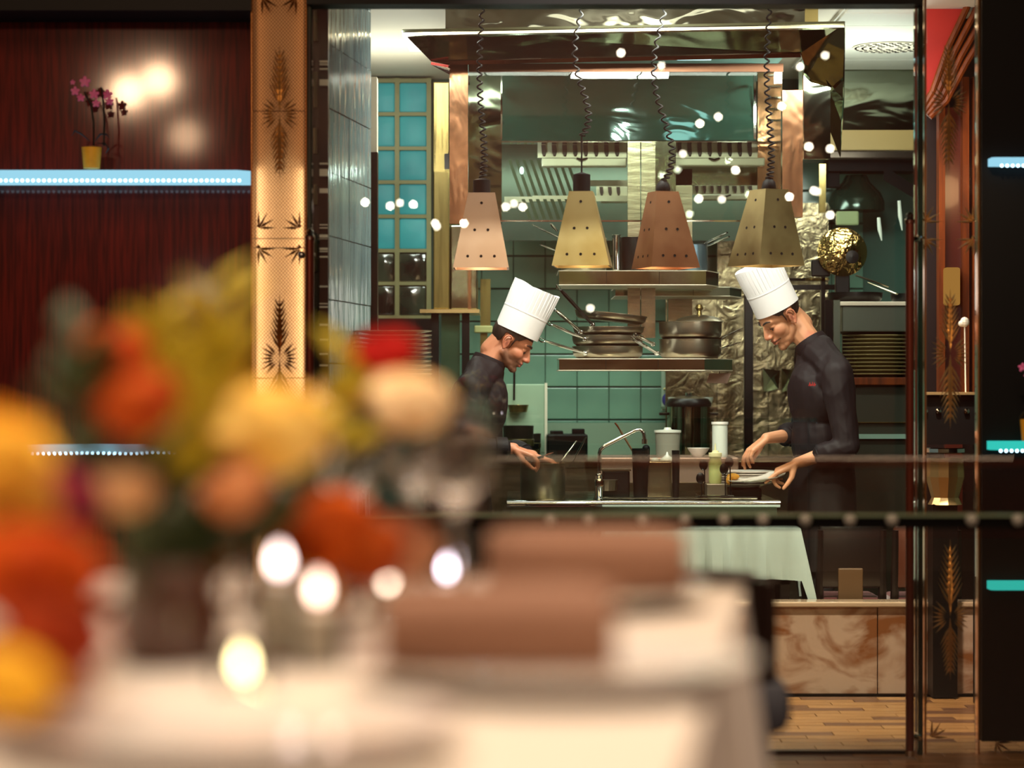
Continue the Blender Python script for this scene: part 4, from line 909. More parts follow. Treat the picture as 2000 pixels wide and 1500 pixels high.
def head_prims(mb, M, long_=1.0):
    mm = MB()
    mm.ell((-.004,0,.042), (.088,.073,.083), 28); mm.ell((.035,0,.035), (.056,.062,.06), 24)
    mm.ell((.036,0,-.025), (.054,.055,.06), 24); mm.ell((.04,0,-.062), (.046,.048,.035), 20); mm.ell((.077,0,-.084), (.02,.023,.017), 16)
    mm.ell((.074,0,-.046), (.026,.028,.024), 18)
    mm.cap((.0985,-.015,-.0435), .0052, (.0985,.015,-.0435), .0052); mm.cap((.096,-.013,-.057), .0062, (.096,.013,-.057), .0062)
    mm.cap((.088,0,.022), .0085, (.1115,0,-.018), .0115); mm.cap((.078,0,.02), .013, (.093,0,-.022), .013); mm.cap((.098,0,-.026), .008, (.112,0,-.02), .010)
    for s in (-1, 1):
        mm.ell((.101,s*.0125,-.023), (.011,.0075,.008), 12)
        mm.cap((.086,s*.012,.031), .009, (.070,s*.042,.031), .010); mm.ell((.048,s*.034,-.016), (.038,.024,.030), 18)
        mm.cap((.006,s*.047,-.045), .017, (.065,s*.020,-.08), .015)
        mm.ell((.071,s*.031,.0105), (.0135,.0155,.0112), 14)          # lids
        rot = Matrix.Rotation(-.22, 3, 'Y') @ Matrix.Rotation(s*.25, 3, 'Z')
        mm.ell((-.004,s*.073,-.002), (.015,.006,.026), 18, rot)
        mm.tube([(.009,s*.076,.012),(.008,s*.079,.024),(-.002,s*.083,.031),(-.014,s*.086,.028),(-.021,s*.086,.014),(-.020,s*.083,-.004),(-.012,s*.079,-.02),(-.002,s*.076,-.03),(.004,s*.074,-.026)], [.004,.0045,.0048,.005,.005,.0048,.005,.0062,.004], 10)
    mm.cap((-.034,0,-.02), .052, (-.044,0,-.07), .05)
    mb.add([M @ Vector((p[0], p[1], p[2]*(long_ if p[2] < 0 else 1))) for p in mm.v], mm.f)

def hand(mb, wr, d, n, side, s=1.0, curls=((.35,.5,.3),)*4, thumb=(.7,.55,.3), tl=1.0):
    """wrist point, forward, palm normal, thumb side; curls of index to little finger"""
    wr = Vector(wr); d = Vector(d).normalized(); n = Vector(n); n = (n - d*n.dot(d)).normalized(); lat = d.cross(n).normalized() * side
    offs = (.031, .0105, -.0105, -.030); lens = (.073, .081, .075, .058)
    for k in range(4):
        kn = wr + (d*(.096 - .006*abs(k-1)) + lat*offs[k] - n*.004)*s
        mb.cap(wr + (d*.012 + lat*offs[k]*.62)*s, .0155*s, kn, .0118*s)
        p = kn; ang = 0
        for j, fr in enumerate((.46, .30, .24)):
            ang += curls[k][j]; v = d*math.cos(ang) + n*math.sin(ang); sp = lat*(1.5-k)*.05
            q = p + (v + sp).normalized()*lens[k]*fr*s
            mb.cap(p, (.0102 - .0012*j)*s*(.88 if k == 3 else 1), q, (.0092 - .0012*j)*s*(.88 if k == 3 else 1)); p = q
    t0 = wr + (d*.022 + lat*.022 + n*.006)*s; tv = (d*thumb[0] + lat*thumb[1] + n*thumb[2]).normalized()
    t1 = t0 + tv*.045*s; mb.cap(t0, .0165*s, t1, .0125*s); tv2 = (tv*.7 + d*.5).normalized(); t2 = t1 + tv2*.032*s*tl; mb.cap(t1, .0118*s, t2, .0105*s)
    tv3 = (tv2*.6 + d*.6 + n*.2).normalized(); mb.cap(t2, .0105*s, t2 + tv3*.026*s*tl, .0085*s)

def chef(label, g):
    M = g['M']; inv = M.inverted(); Yc = g['Y']
    root = thing('person', label, 'person', (g['pelvis'].x, Yc, 0))
    mb = MB(); head_prims(mb, M, g['long'])
    nb = g['neck']; mb.cap(M @ Vector((-.024,0,-.045)), .052*g['s'], nb, .060)
    mb.cap(M @ Vector((-.040,0,-.02)), .045*g['s'], nb, .056)
    ch, pe = g['chest'], g['pelvis']
    mb.ell(ch, (.115,.165,.19), 22, g['lean']); mb.ell((ch+pe)/2, (.105,.145,.18), 20, g['lean']); mb.ell(pe, (.115,.155,.12), 20)
    mb.cap(nb, .054, ch, .09)
    for a in ('near', 'far'):
        A_ = g[a]; mb.cap(nb.lerp(A_['sh'], .3) - Vector((0,0,.01)), .052, A_['sh'], .05)
        mb.cap(A_['sh'], .052, A_['el'], .04); mb.cap(A_['el'], .040, A_['wr'], .0265); mb.cap(A_['wr'].lerp(A_['el'], .12), .027, A_['wr'], .0255)
        hand(mb, A_['wr'], *A_['hand'])
    for s in (-1, 1):
        hip = pe + Vector((0, s*.085, -.04)); kn = Vector((pe.x + g['dir']*.03, pe.y + s*.1, .47)); an = Vector((pe.x - g['dir']*.01, pe.y + s*.11, .085))
        mb.cap(hip, .085, kn, .055); mb.cap(kn, .054, an, .036); mb.cap(an - Vector((g['dir']*.03,0,.035)), .035, an + Vector((g['dir']*.15,0,-.05)), .03)
    me = remesh(mb, .0034, 7, 'body')
    # skin tints: lips, ears, cheeks, shaved beard; ear hollow and mouth line painted darker
    a = co_array(me); Mi = np.array(inv); h = a @ Mi[:3,:3].T + Mi[:3,3]; x, y, z = h[:,0], np.abs(h[:,1]), h[:,2]; z = np.where(z < 0, z / g['long'], z)
    base = np.array(rgb(g['skin'])[:3]); col = np.tile(base, (len(a), 1))
    def blend(mask, c):
        c = np.array(rgb(c)[:3]); m_ = np.clip(mask, 0, 1)[:,None]; col[:] = col*(1-m_) + c*m_
    near_head = (np.abs(h).max(axis=1) < .16)
    blend(near_head * g['beard'] * np.clip((-.024 - z)/.018, 0, 1) * np.clip((x + .005)/.02, 0, 1) * (z > -.12) * np.clip(1.3 - np.exp(-((x-.1)**2+(z+.035)**2)/.0002), 0, 1), '5b4236')
    blend(near_head * .35 * np.exp(-((x-.07)**2 + (z+.015)**2)/.0005) * (y > .02), 'c06a52')
    blend(near_head * .45 * np.exp(-((x-.112)**2 + (z+.018)**2)/.00035), 'bb5f4a')
    blend(near_head * np.clip((y-.074)/.006, 0, 1) * .5, 'b8604a')
    blend(near_head * np.exp(-((x+.001)**2/.00006 + (z+.004)**2/.0002)) * (y > .07) * .8, '6a2a20')
    blend(near_head * (x > .09) * np.exp(-((z+.0437)**2)/.00002) * np.clip((.026-y)/.006,0,1) * .75, 'a0524a')
    blend(near_head * (x > .088) * np.exp(-((z+.057)**2)/.00003) * np.clip((.024-y)/.006,0,1) * .75, 'a8564c')
    blend(near_head * (x > .075) * np.exp(-((z+.0505+ y*-.12)**2)/.000006) * np.clip((.034-y)/.004,0,1) * .95, '3a1512')
    blend(near_head * np.exp(-((x-.085)**2/.0003 + (y-.026)**2/.0002 + (z-.008)**2/.00006)) * .35, '7a4534')
    at = me.color_attributes.new('tint', 'FLOAT_COLOR', 'POINT')
    at.data.foreach_set('color', np.hstack([col, np.ones((len(a),1))]).astype(np.float32).ravel())
    place(me, 'body', M_skin, root)
    # eyes, brows, lashes
    for s in (-1, 1):
        e = MB(); e.ell((.0722,s*.031,.0045), (.011,.012,.0105), 14); e.v = [tuple(M @ Vector(p)) for p in e.v]; eo = e.build('eye', M_eyew, root, True)
        e = MB(); e.ell((.0805,s*.031,.000), (.004,.0065,.006), 12); e.v = [tuple(M @ Vector(p)) for p in e.v]; e.build('iris', M_iris, eo, True)
        e = MB(); e.tube([(.084,s*.019,.007),(.0862,s*.027,.0052),(.084,s*.036,.0045),(.078,s*.046,.0055)], [.0012,.0022,.0022,.001], 6); e.v = [tuple(M @ Vector(p)) for p in e.v]; e.build('eyelashes', M_hair, root)
        e = MB(); e.tube([(.0965,s*.012,.034),(.093,s*.022,.039),(.085,s*.036,.041),(.074,s*.049,.035)], [.0022,.0042,.004,.0015], 8); e.v = [tuple(M @ Vector(p)) for p in e.v]; e.build('eyebrow', M_hair, root)
    # hair: a cap round back and sides with sideburns
    bm = bmesh.new(); bmesh.ops.create_uvsphere(bm, u_segments=120, v_segments=80, radius=1)
    for v in bm.verts: v.co = Vector((-.005 + v.co.x*.094, v.co.y*.0768, .040 + v.co.z*.088))
    def keep(p):
        x, y, z = p; ay = abs(y)
        if x > .040: return z > .030 + min(1, (x-.040)/.02)*.026
        if x > .014: return z > .030 - (.052 if x < .030 else 0) * min(1, max(0, (.030-x)/.010))
        if x > -.03: return z > .034
        return z > -.062 + max(0, (x+.075))*1.2
    bmesh.ops.delete(bm, geom=[f for f in bm.faces if not keep(f.calc_center_median())], context='FACES')
    for _ in range(14): bmesh.ops.smooth_vert(bm, verts=[v for v in bm.verts if v.is_boundary], factor=.5, use_axis_x=True, use_axis_y=True, use_axis_z=True)
    geo = bmesh.ops.extrude_face_region(bm, geom=bm.faces[:])
    for v in [q for q in geo['geom'] if isinstance(q, bmesh.types.BMVert)]:
        v.co = Vector((-.005,0,.04)) + (v.co - Vector((-.005,0,.04)))*.92
    h_ = MB(); h_.bm(bm, 0, M); h_.build('hair', M_hair, root, 80)
    # tall pleated paper hat
    hb, ht, r0, r1 = g['hat']; hb = Vector(hb); ht = Vector(ht); ax = (ht - hb).normalized(); Hh = (ht - hb).length
    xd = (Vector((1,0,0)) - ax*ax.x).normalized(); yd = ax.cross(xd); NP = 240; pl = 34
    prof = [(0,1),(.004,1),(.42,1),(.46,1.0),(.5,1),(.75,1),(1.0,1),(1.0,.955),(.965,.94)]
    hm = MB(); vs = []; fs = []
    for i, (t_, k) in enumerate(prof):
        for j in range(NP):
            q = 2*PI*j/NP; r = (r0 + (r1-r0)*t_) * k; sw = ((j*pl/NP) % 1)
            if t_ > .47 and i < 7: r += (.0032*(1-sw) - .0022*(sw > .86)) * min(1, (t_-.46)/.15)
            tt_ = t_ + (.014*math.sin(q*2+1) + .01*math.sin(q*5) if t_ > .9 else 0)
            vs.append(M @ (hb + ax*Hh*tt_ + xd*r*math.cos(q) + yd*r*.88*math.sin(q)))
    for i in range(len(prof)-1): fs += [(i*NP+j, i*NP+(j+1)%NP, (i+1)*NP+(j+1)%NP, (i+1)*NP+j) for j in range(NP)]
    fs.append(tuple((len(prof)-1)*NP + j for j in range(NP)))
    hm.add(vs, fs); ho = hm.build('chef_hat', M_hat, root, 35)
    band = MB(); vs = []
    for t_ in (.435, .455):
        for dr in (.0012, -.002):
            for j in range(60):
                q = 2*PI*j/60; r = r0 + (r1-r0)*t_ + dr; vs.append(M @ (hb + ax*Hh*t_ + xd*r*math.cos(q) + yd*r*.88*math.sin(q)))
    fs = []
    for j in range(60): k = (j+1) % 60; fs += [(j, k, 120+k, 120+j), (60+j, 180+j, 180+k, 60+k), (j, 60+j, 60+k, k), (120+j, 120+k, 180+k, 180+j)]
    band.add(vs, fs); band.build('hat_fold', M_hat, ho)
    # jacket
    jb = MB(); jb.ell(ch, (.135,.19,.2), 22, g['lean']); jb.ell((ch+pe)/2, (.125,.17,.19), 20, g['lean']); jb.ell(pe + Vector((0,0,-.01)), (.138,.178,.13), 20)
    jb.cap(nb - Vector((0,0,.012)), .068, ch, .11); jb.cap(nb - Vector((0,0,.01)), .066, nb.lerp(ch,.4), .1)
    for a_ in ('near', 'far'):
        A_ = g[a_]; jb.cap(nb.lerp(A_['sh'], .22) - Vector((0,0,.004)), .080, A_['sh'], .070); jb.cap(A_['sh'].lerp(ch,.3), .08, A_['sh'], .068)
        jb.cap(A_['sh'], .07, A_['el'], .058); jb.cap(A_['el'], .060, A_['el'].lerp(A_['wr'], g['cuff']), .05)
    jm = remesh(jb, .006, 6, 'jacket'); folds(jm, .011, 5.5, g['seed']); folds(jm, .003, 15, g['seed']+5); place(jm, 'jacket', M_jacket, root)
    for a_ in ('near', 'far'):      # turned cuffs
        A_ = g[a_]; p = A_['el'].lerp(A_['wr'], g['cuff']+.02); dd = (A_['wr']-A_['el']).normalized()
        MB().lathe([(.048,-.03),(.053,-.028),(.052,.024),(.047,.026),(.043,0)], n=24, M=Matrix.Translation(p) @ dd.to_track_quat('Z','Y').to_matrix().to_4x4()).build('cuff', M_jacket, root, True)
    nd = (M @ Vector((-.04,0,-.04)) - nb).normalized()
    MB().lathe([(.082,-.035),(.082,.0),(.077,.03),(.071,.032),(.069,.0),(.074,-.035)], n=28, M=Matrix.Translation(nb + nd*.012) @ nd.to_track_quat('Z','Y').to_matrix().to_4x4()).build('collar', M_jacket, root, True)
    # apron, trousers, shoes
    pz = pe.z; prof = [(.158,.5),(.162,.6),(.160,pz-.08),(.156,pz),(.150,pz+.1),(.142,pz+.1),(.150,pz-.08),(.152,.5)]
    am = MB(); am.lathe(prof, (pe.x, pe.y, 0), 72, sy=1.22, fn=lambda r, z, q: r + (.008*math.sin(q*9) + .005*math.sin(q*5+1))*min(1, max(0, (pz-z)/.3))); am.build('apron', M_apron, root, True)
    tb = MB(); tb.ell(pe, (.125,.165,.12), 18)
    for s in (-1, 1):
        hip = pe + Vector((0, s*.085, -.04)); kn = Vector((pe.x + g['dir']*.03, pe.y + s*.1, .47)); an = Vector((pe.x - g['dir']*.01, pe.y + s*.11, .1))
        tb.cap(hip, .095, kn, .07); tb.cap(kn, .07, an, .058)
        MB().hull([an + Vector((g['dir']*a, b, c)) for a in (-.06, 0, .1, .19) for b in (-.042, .042) for c in (-.1, -.03)]).build('shoe', M_black, root)
    place(remesh(tb, .012, 4, 'trousers'), 'trousers', M_trouser, root)
    return root

def headM(ear, ear_local, yaw, pitch, s):
    Rm = (Matrix.Rotation(yaw, 3, 'Z') @ Matrix.Rotation(pitch, 3, 'Y')) * s
    o = Vector(ear) - Rm @ Vector(ear_local); return Matrix.Translation(o) @ Rm.to_4x4()
# bowing chef, facing the tap
Y1 = 11.25; s1_ = 1.07
r = math.radians
M1 = headM(W(990,668,Y1-.08), (-.004,-.078,0), r(-4), r(35), s1_)
chef('chef in dark jacket and tall white hat bowing low over the cooking pot', dict(M=M1, s=s1_, Y=Y1, long=1.0, dir=1, seed=2.0, skin='b9785a', beard=.75, cuff=.75,
    neck=W(951,716,Y1), chest=W(930,800,Y1), pelvis=Vector((W(893,0,Y1).x, Y1, .88)), lean=Matrix.Rotation(r(14),3,'Y'),
    near=dict(sh=W(922,762,Y1-.17), el=W(902,876,Y1-.24), wr=W(1003,876,Y1-.2), hand=((.93,.05,-.36),(-.3,.15,-.9),-1,1.0,((.5,.7,.4),(.55,.7,.4),(.6,.7,.4),(.6,.7,.4)),(.8,.3,.5))),
    far=dict(sh=W(945,764,Y1+.17), el=W(955,880,Y1+.2), wr=W(1040,890,Y1+.02), hand=((.9,-.1,-.32),(-.3,0,-.9),1,1.0,((.3,.4,.3),)*4,(.8,.3,.4))),
    hat=((.002,0,.056),(-.036,0,.266),.099,.104)))
kn = thing('chef_knife', 'small brown-handled utensil held by the bowing chef', 'utensil', W(1064, 892, Y1-.2))
MB().tube([W(1046,896,Y1-.2), W(1062,891,Y1-.2)], [.006,.007], 8).build('handle', M_blackm, kn); MB().tube([W(1062,891,Y1-.2), W(1072,887,Y1-.2), W(1081,884,Y1-.2)], [.005,.011,.003], 8, flat=.4).build('blade', M_orwood, kn)
# plating chef, facing the bowing one
Y2 = 11.36; s2_ = 1.13
M2 = headM(W(1546,617,Y2-.07), (-.004,.078,0), r(180+20), r(41), s2_)
E2 = chef('chef in dark jacket and tall white hat plating food with bare forearms', dict(M=M2, s=s2_, Y=Y2, long=1.10, dir=-1, seed=9.0, skin='c88c68', beard=.15, cuff=.42,
    neck=W(1589,678,Y2), chest=W(1598,775,Y2), pelvis=Vector((W(1606,0,Y2).x, Y2, .90)), lean=Matrix.Rotation(r(-6),3,'Y'),
    near=dict(sh=W(1634,728,Y2-.2), el=W(1652,872,Y2-.26), wr=W(1556,905,Y2-.2), hand=((-.90,-.05,-.42),(.35,.1,-.9),1,1.08,((.12,.15,.1),(.75,.9,.5),(.95,1.0,.5),(1.0,1.0,.6)),(.6,.25,.75))),
    far=dict(sh=W(1585,730,Y2+.19), el=W(1572,846,Y2+.2), wr=W(1497,856,Y2-.02), hand=((-.74,-.08,-.62),(.35,.1,-.75),-1,1.08,((.3,.35,.2),(.35,.5,.3),(.45,.6,.3),(.5,.6,.4)),(.75,.35,.5))),
    hat=((-.006,0,.042),(-.052,0,.245),.098,.097)))
for (px, py, lab) in ((1586, 752, 'red embroidered script on the jacket chest'), ):
    pts = [W(px-7+i*.9, py+ (2.5*math.sin(i*1.9)) + (-4 if i in (3,9,13) else 0), Y2-.215) for i in range(17)]
    MB().tube(pts, .0012, 5).build('embroidery', M_redthr, E2, label=lab)

# ------------------------------------------------------------------ glass balustrade at the edge of the dining tier
YB = 5.6
bs = thing('glass_balustrade', 'glass balustrade with a dark lower rail and round studs before the kitchen front', 'balustrade', (.9, YB, 0))
MB().pbox(830, 893, 2300, 1500, YB, YB+.012).build('glass_sheet', M_glassr, bs)
MB().pbox(830, 893, 2300, 914, YB-.012, YB+.024, .004).build('top_strip', pane('smoked_glass_strip', (.80,.74,.66), 1.5, .10), bs)
MB().pbox(700, 1004, 2300, 1009, YB-.014, YB+.02).build('glass_shelf_edge', mat('pale_green_glass_edge', '7d947c', .15, .2), bs)
MB().pbox(700, 1009, 2300, 1033, YB-.006, YB+.03).build('lower_rail', M_black, bs)
stud = None
for px in (1075, 1150, 1255, 1338, 1414, 1490, 1573, 1660, 1742, 1898, 1988):
    if stud is None: stud = MB().lathe([(0,-.01),(.012,-.008),(.014,0),(.012,.006),(0,.01)], n=14, M=Matrix.Rotation(PI/2,4,'X')).mesh('stud', mat('satin_stud', '9a9c98', .5, .2), smooth=True)
    o = bpy.data.objects.new('stud', stud); C.objects.link(o); o.parent = bs; o.location = W(px, 1016, YB-.016) - bs.location
for px in (840, 2250): MB().pbox(px, 893, px+10, 2300, YB+.02, YB+.05).build('post', M_blackm, bs)

# ------------------------------------------------------------------ dark chair behind the near table
cx = .20; cy = 4.3; zt_ = .4
ch_ = thing('dining_chair', 'dark chair with blue-grey seat behind the near table', 'chair', (cx, cy, zt_))
MB().box(cx-.24, cx+.285, cy-.12, cy+.3, zt_+.36, zt_+.455, .03).build('seat', M_bluegr, ch_, True)
MB().tube([(cx-.24,cy-.1,1.03),(cx,cy-.12,1.045),(cx+.22,cy-.1,1.03)], .014, 10).build('top_rail', M_dkwood, ch_, True)
for sx in (-.24, .225): MB().tube([(cx+sx,cy-.1,1.03),(cx+sx*1.02,cy-.09,.86),(cx+sx*1.05,cy-.08,zt_)], [.014,.018,.015], 10).build('leg', M_dkwood, ch_, True)
for sx in (-.22, .22): MB().tube([(cx+sx,cy+.26,.78),(cx+sx,cy+.26,zt_)], [.018,.014], 10).build('leg', M_dkwood, ch_, True)
MB().box(cx+.215, cx+.26, cy-.10, cy-.07, .84, 1.03, .006).build('back_post', M_dkwood, ch_)

# ------------------------------------------------------------------ near table
ZT = 1.15
ang = math.radians(7); far = Vector((.242, 2.6)); ux = Vector((-math.cos(ang), math.sin(ang))); uy = Vector((-math.sin(ang), -math.cos(ang)))
def T2(a, b): p = far + ux*a + uy*b; return p
LW, LD = 1.15, 1.5
tn = thing('dining_table', 'dining table in the foreground, wholly under its white cloth', 'table', (*T2(LW/2, LD/2), .4))
c4 = [T2(.03,.03), T2(LW-.03,.03), T2(LW-.03,LD-.03), T2(.03,LD-.03)]
MB().prism([tuple(p) for p in c4], ZT-.035, ZT-.005).build('tabletop', M_dkwood, tn)
pc_ = T2(LW/2, LD/2); MB().lathe([(0,.4),(.28,.4),(.27,.43),(.05,.47),(.045,1.08),(.2,1.115),(0,1.115)], (pc_.x, pc_.y, 0), 24).build('pedestal', M_dkwood, tn, True)
cl = MB(); N = 240; per = []
cor = [(0,0),(LW,0),(LW,LD),(0,LD)]
for i in range(N):
    u = i/N*4; k = int(u); f = u-k; a, b = cor[k], cor[(k+1)%4]; per.append((a[0]+(b[0]-a[0])*f, a[1]+(b[1]-a[1])*f, f))
rings = []
for t_ in (0, .03, .12, .35, .65, 1):
    ring = []
    for i, (a, b, f) in enumerate(per):
        na, nb = (a-LW/2)/(LW/2), (b-LD/2)/(LD/2); cd = abs(f-.5)*2
        oa = (1 if na > .999 else -1 if na < -.999 else 0); ob = (1 if nb > .999 else -1 if nb < -.999 else 0)
        fold = math.sin(i*.55)*.6 + math.sin(i*.21+2)*.6
        ex = .006 + (.015*fold + .035*(cd**6) + .03) * t_
        p = T2(a + oa*ex, b + ob*ex); ring.append((p.x, p.y, ZT + (0 if t_ == 0 else -.012*(t_>=.03)) - t_*.42 - .08*t_*cd**8))
    rings.append(ring)
vs_ = [p for r_ in rings for p in r_]; fs_ = [tuple(range(N))]
for k in range(5): fs_ += [(k*N+i, k*N+(i+1)%N, (k+1)*N+(i+1)%N, (k+1)*N+i) for i in range(N)]
cl.add(vs_, fs_); solo('tablecloth', cl, M_cloth, 'white tablecloth hanging over the near dining table', 'tablecloth', (pc_.x, pc_.y, .73), smooth=True)
def on2(px, Y): return Vector((W(px,0,Y).x, Y, ZT + .001))
bp_ = MB().lathe([(0,0),(.08,0),(.09,.004),(.145,.016),(.148,.021),(.1,.011),(0,.007)], n=48).mesh('dinner_plate', M_plate, smooth=True)
for (x, y, s, lab) in ((.045, 2.38, 1, 'white dinner plate under the farther rolled napkin'), (.03, 1.76, 1, 'white dinner plate under the nearer rolled napkin'), (-.17, 1.44, .95, 'white plate in the near foreground, below the flowers'), (-.33, 2.42, .9, 'white plate beyond the flowers, partly hidden by them')):
    o = bpy.data.objects.new('dinner_plate', bp_); C.objects.link(o); o.location = (x, y, ZT+.001); o.scale = (s, s, s); tag(o, lab, 'plate', 'dinner plates on the near table')
def napkin(label, a, b, r_, Y0):
    d_ = (b-a); nn = 9
    mb = MB(); vs = []; K = 44
    for i in range(nn):
        p = a.lerp(b, i/(nn-1))
        for j in range(K):
            q = j/K*2*PI; rr = r_*(1 + .05*math.sin(q*3+i*.3)) * (1 if i not in (0, nn-1) else .97)
            vs.append(p + Vector((0, math.cos(q)*rr*1.25, math.sin(q)*rr)))
    fs = [(i*K+j, i*K+(j+1)%K, (i+1)*K+(j+1)%K, (i+1)*K+j) for i in range(nn-1) for j in range(K)] + [tuple(range(K))[::-1], tuple((nn-1)*K+j for j in range(K))]
    mb.add(vs, fs); t = thing('rolled_napkin', label, 'napkin', (a+b)/2 - Vector((0,0,r_)), 'rolled napkins'); mb.build('roll', M_napkin, t, True)
    MB().box(min(a.x,b.x)+.01, max(a.x,b.x)-.012, a.y-.4*r_, a.y+.9*r_, a.z+.92*r_, a.z+1.05*r_, .003).build('folded_edge', M_napkin, t)
napkin('terracotta napkin rolled on the farther plate', Vector((-.024, 2.36, ZT+.048)), Vector((.166, 2.33, ZT+.048)), .031, 2.35)
napkin('terracotta napkin rolled on the nearer plate', Vector((-.092, 1.72, ZT+.047)), Vector((.072, 1.70, ZT+.047)), .030, 1.71)
def wineglass(label, p, h=.2, r=.036):
    t = thing('wine_glass', label, 'glass', p, 'wine glasses on the near table')
    MB().lathe([(0,0),(.034,0),(.034,.002),(.006,.006),(.004,.012),(.004,h*.45),(.008,h*.47),(0,h*.472)], p, 28).build('stem', M_clear, t, True)
    MB().lathe([(0,h*.475),(.018,h*.5),(r,h*.66),(r*1.02,h*.75),(r*.8,h),(r*.77,h),(r*.98,h*.75),(r*.95,h*.67),(.014,h*.515),(0,h*.49)], p, 28).build('bowl', M_clear, t, True)
for (px, Y, h, lab) in ((455,1.95,.2,'wine glass before the green leaves of the bouquet'), (545,2.5,.2,'wine glass between the orange roses and the bouquet'), (655,2.52,.22,'wine glass under the pale cream rose'), (812,2.5,.21,'wine glass beside the farther napkin'), (890,2.3,.2,'wine glass nearest the farther rolled napkin'), (705,2.56,.2,'wine glass behind the rust-red rose')):
    wineglass(lab, on2(px, Y), h)
for (px, py, Y, dx, lab) in ((560,1330,1.66,.08,'silver knife lying left of the nearer napkin'), (600,1250,1.95,.07,'silver fork lying before the roses')):
    p = on2(px, Y); t = thing('table_knife' if 'knife' in lab else 'table_fork', lab, 'cutlery', p)
    MB().tube([p + Vector((0,0,.004)), p + Vector((dx*.4,-.09,.004))], [.006,.004], 8, flat=.5).build('handle', M_chrome, t, True)
    MB().tube([p + Vector((0,0,.004)), p + Vector((-dx*.4,.09,.004))], [.004,.009], 8, flat=.25).build('blade', M_chrome, t, True)

def glint_glow(label, px, py, Y, col):  # added glow in a cup, imitating a defocused glint on glassware
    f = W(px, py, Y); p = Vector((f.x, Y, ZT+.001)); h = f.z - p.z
    t = thing('glint_glow', label, 'glint glow', p, 'added glint glows')
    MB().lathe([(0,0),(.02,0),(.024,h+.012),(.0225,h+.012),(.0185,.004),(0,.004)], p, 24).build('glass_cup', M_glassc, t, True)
    MB().lathe([(0,.004),(.016,.004),(.016,h-.014),(0,h-.012)], p, 18).build('glint_base', M_cream, t, True)
    MB().lathe([(0,-.008),(.0032,-.005),(.0048,0),(.003,.006),(0,.012)], f, 12).build('glint_bead', emis('glint_emission', col, 16), t, True)
for a in (('added glow imitating a glint among the wine glasses, before the orange roses', 546, 1097, 1.9, 'ffe0d8'), ('added glow imitating a glint between the orange roses and the nearer napkin', 622, 1152, 1.88, 'f2cdb8'),
    ('added glow imitating a glint beside the farther rolled napkin', 757, 1133, 2.3, 'ffe2c8'), ('added glow imitating a glint, nearest of all, below the bouquets', 474, 1296, 1.75, 'ffe6a8'), ('added glow imitating a glint at the foot of the wine glass by the farther napkin', 873, 1112, 2.42, 'e8d8e8')): glint_glow(*a)

# ---- roses and greenery
def rose_mat(c, c2): 
    if c not in M_petals: M_petals[c] = mat('petal_' + str(len(M_petals)), c, .8, sss=.1, spec=.12, noise=(25, c2, 3))
    return M_petals[c]
def rose(label, px, py, rp, Y, c, c2, foot, group='roses on the near table'):
    p = W(px, py, Y); r_ = rp / sc(Y) * 1.0
    t = thing('rose', label, 'flower', foot, group)
    Mx = Matrix.Translation(p) @ Matrix.Rotation(R.uniform(-.5,.5),4,'X') @ Matrix.Rotation(R.uniform(-.5,.5),4,'Y')
    def fn(r, z, q): return r*(1 + .10*math.sin(q*5 + z*9/r_) + .05*math.sin(q*3 - z*14/r_))
    pf = [(.0,-.75),(.45,-.72),(.8,-.45),(1.0,-.05),(.98,.25),(.82,.5),(.86,.34),(.66,.58),(.70,.42),(.48,.66),(.5,.5),(.28,.68),(.26,.55),(.1,.62),(0,.55)]
    MB().lathe([(a*r_, b*r_) for a, b in pf], n=40, M=Mx, fn=fn).build('bloom', rose_mat(c, c2), t, True)
    st = p - Vector((0,0,r_*.7)); f = Vector(foot)
    MB().tube([st, st.lerp(f,.5) + Vector((R.uniform(-.015,.015),0,0)), f], .0028, 6).build('stem', M_green, t)
    for k in range(2):
        a = R.uniform(0, 6.3); b = st.lerp(f, .1 + .2*k); e = b + Vector((math.cos(a), math.sin(a)*.6, .35))*r_*1.0
        MB().tube([b, b.lerp(e,.3), b.lerp(e,.65), e], [.001, r_*.22, r_*.2, .001], 8, flat=.15).build('leaf', M_green, t)
    return t
def vase(label, p, r_, h, m):
    t = thing('flower_vase', label, 'vase', p, 'vases on the near table')
    MB().lathe([(0,0),(r_*.8,0),(r_,h*.35),(r_*.8,h*.8),(r_*.9,h),(r_*.84,h),(r_*.74,h*.8),(r_*.93,h*.35),(r_*.7,.008),(0,.006)], p, 28).build('body', m, t, True); return p + Vector((0,0,.03))
M_amber = mat('amber_glass', 'b8641a', .12, 0, coat=.5, noise=(9, '8a3f10', 3))
v1 = vase('amber vase of the middle bouquet', on2(330, 1.9), .045, .08, mat('dark_amber_glass', '4a2410', .15, coat=.5))
v2 = vase('amber vase of the orange roses beside the wine glasses', on2(610, 2.2), .045, .11, M_amber)
v3 = vase('amber vase at the far left of the photo under the orange roses', on2(60, 1.55), .045, .06, M_amber)
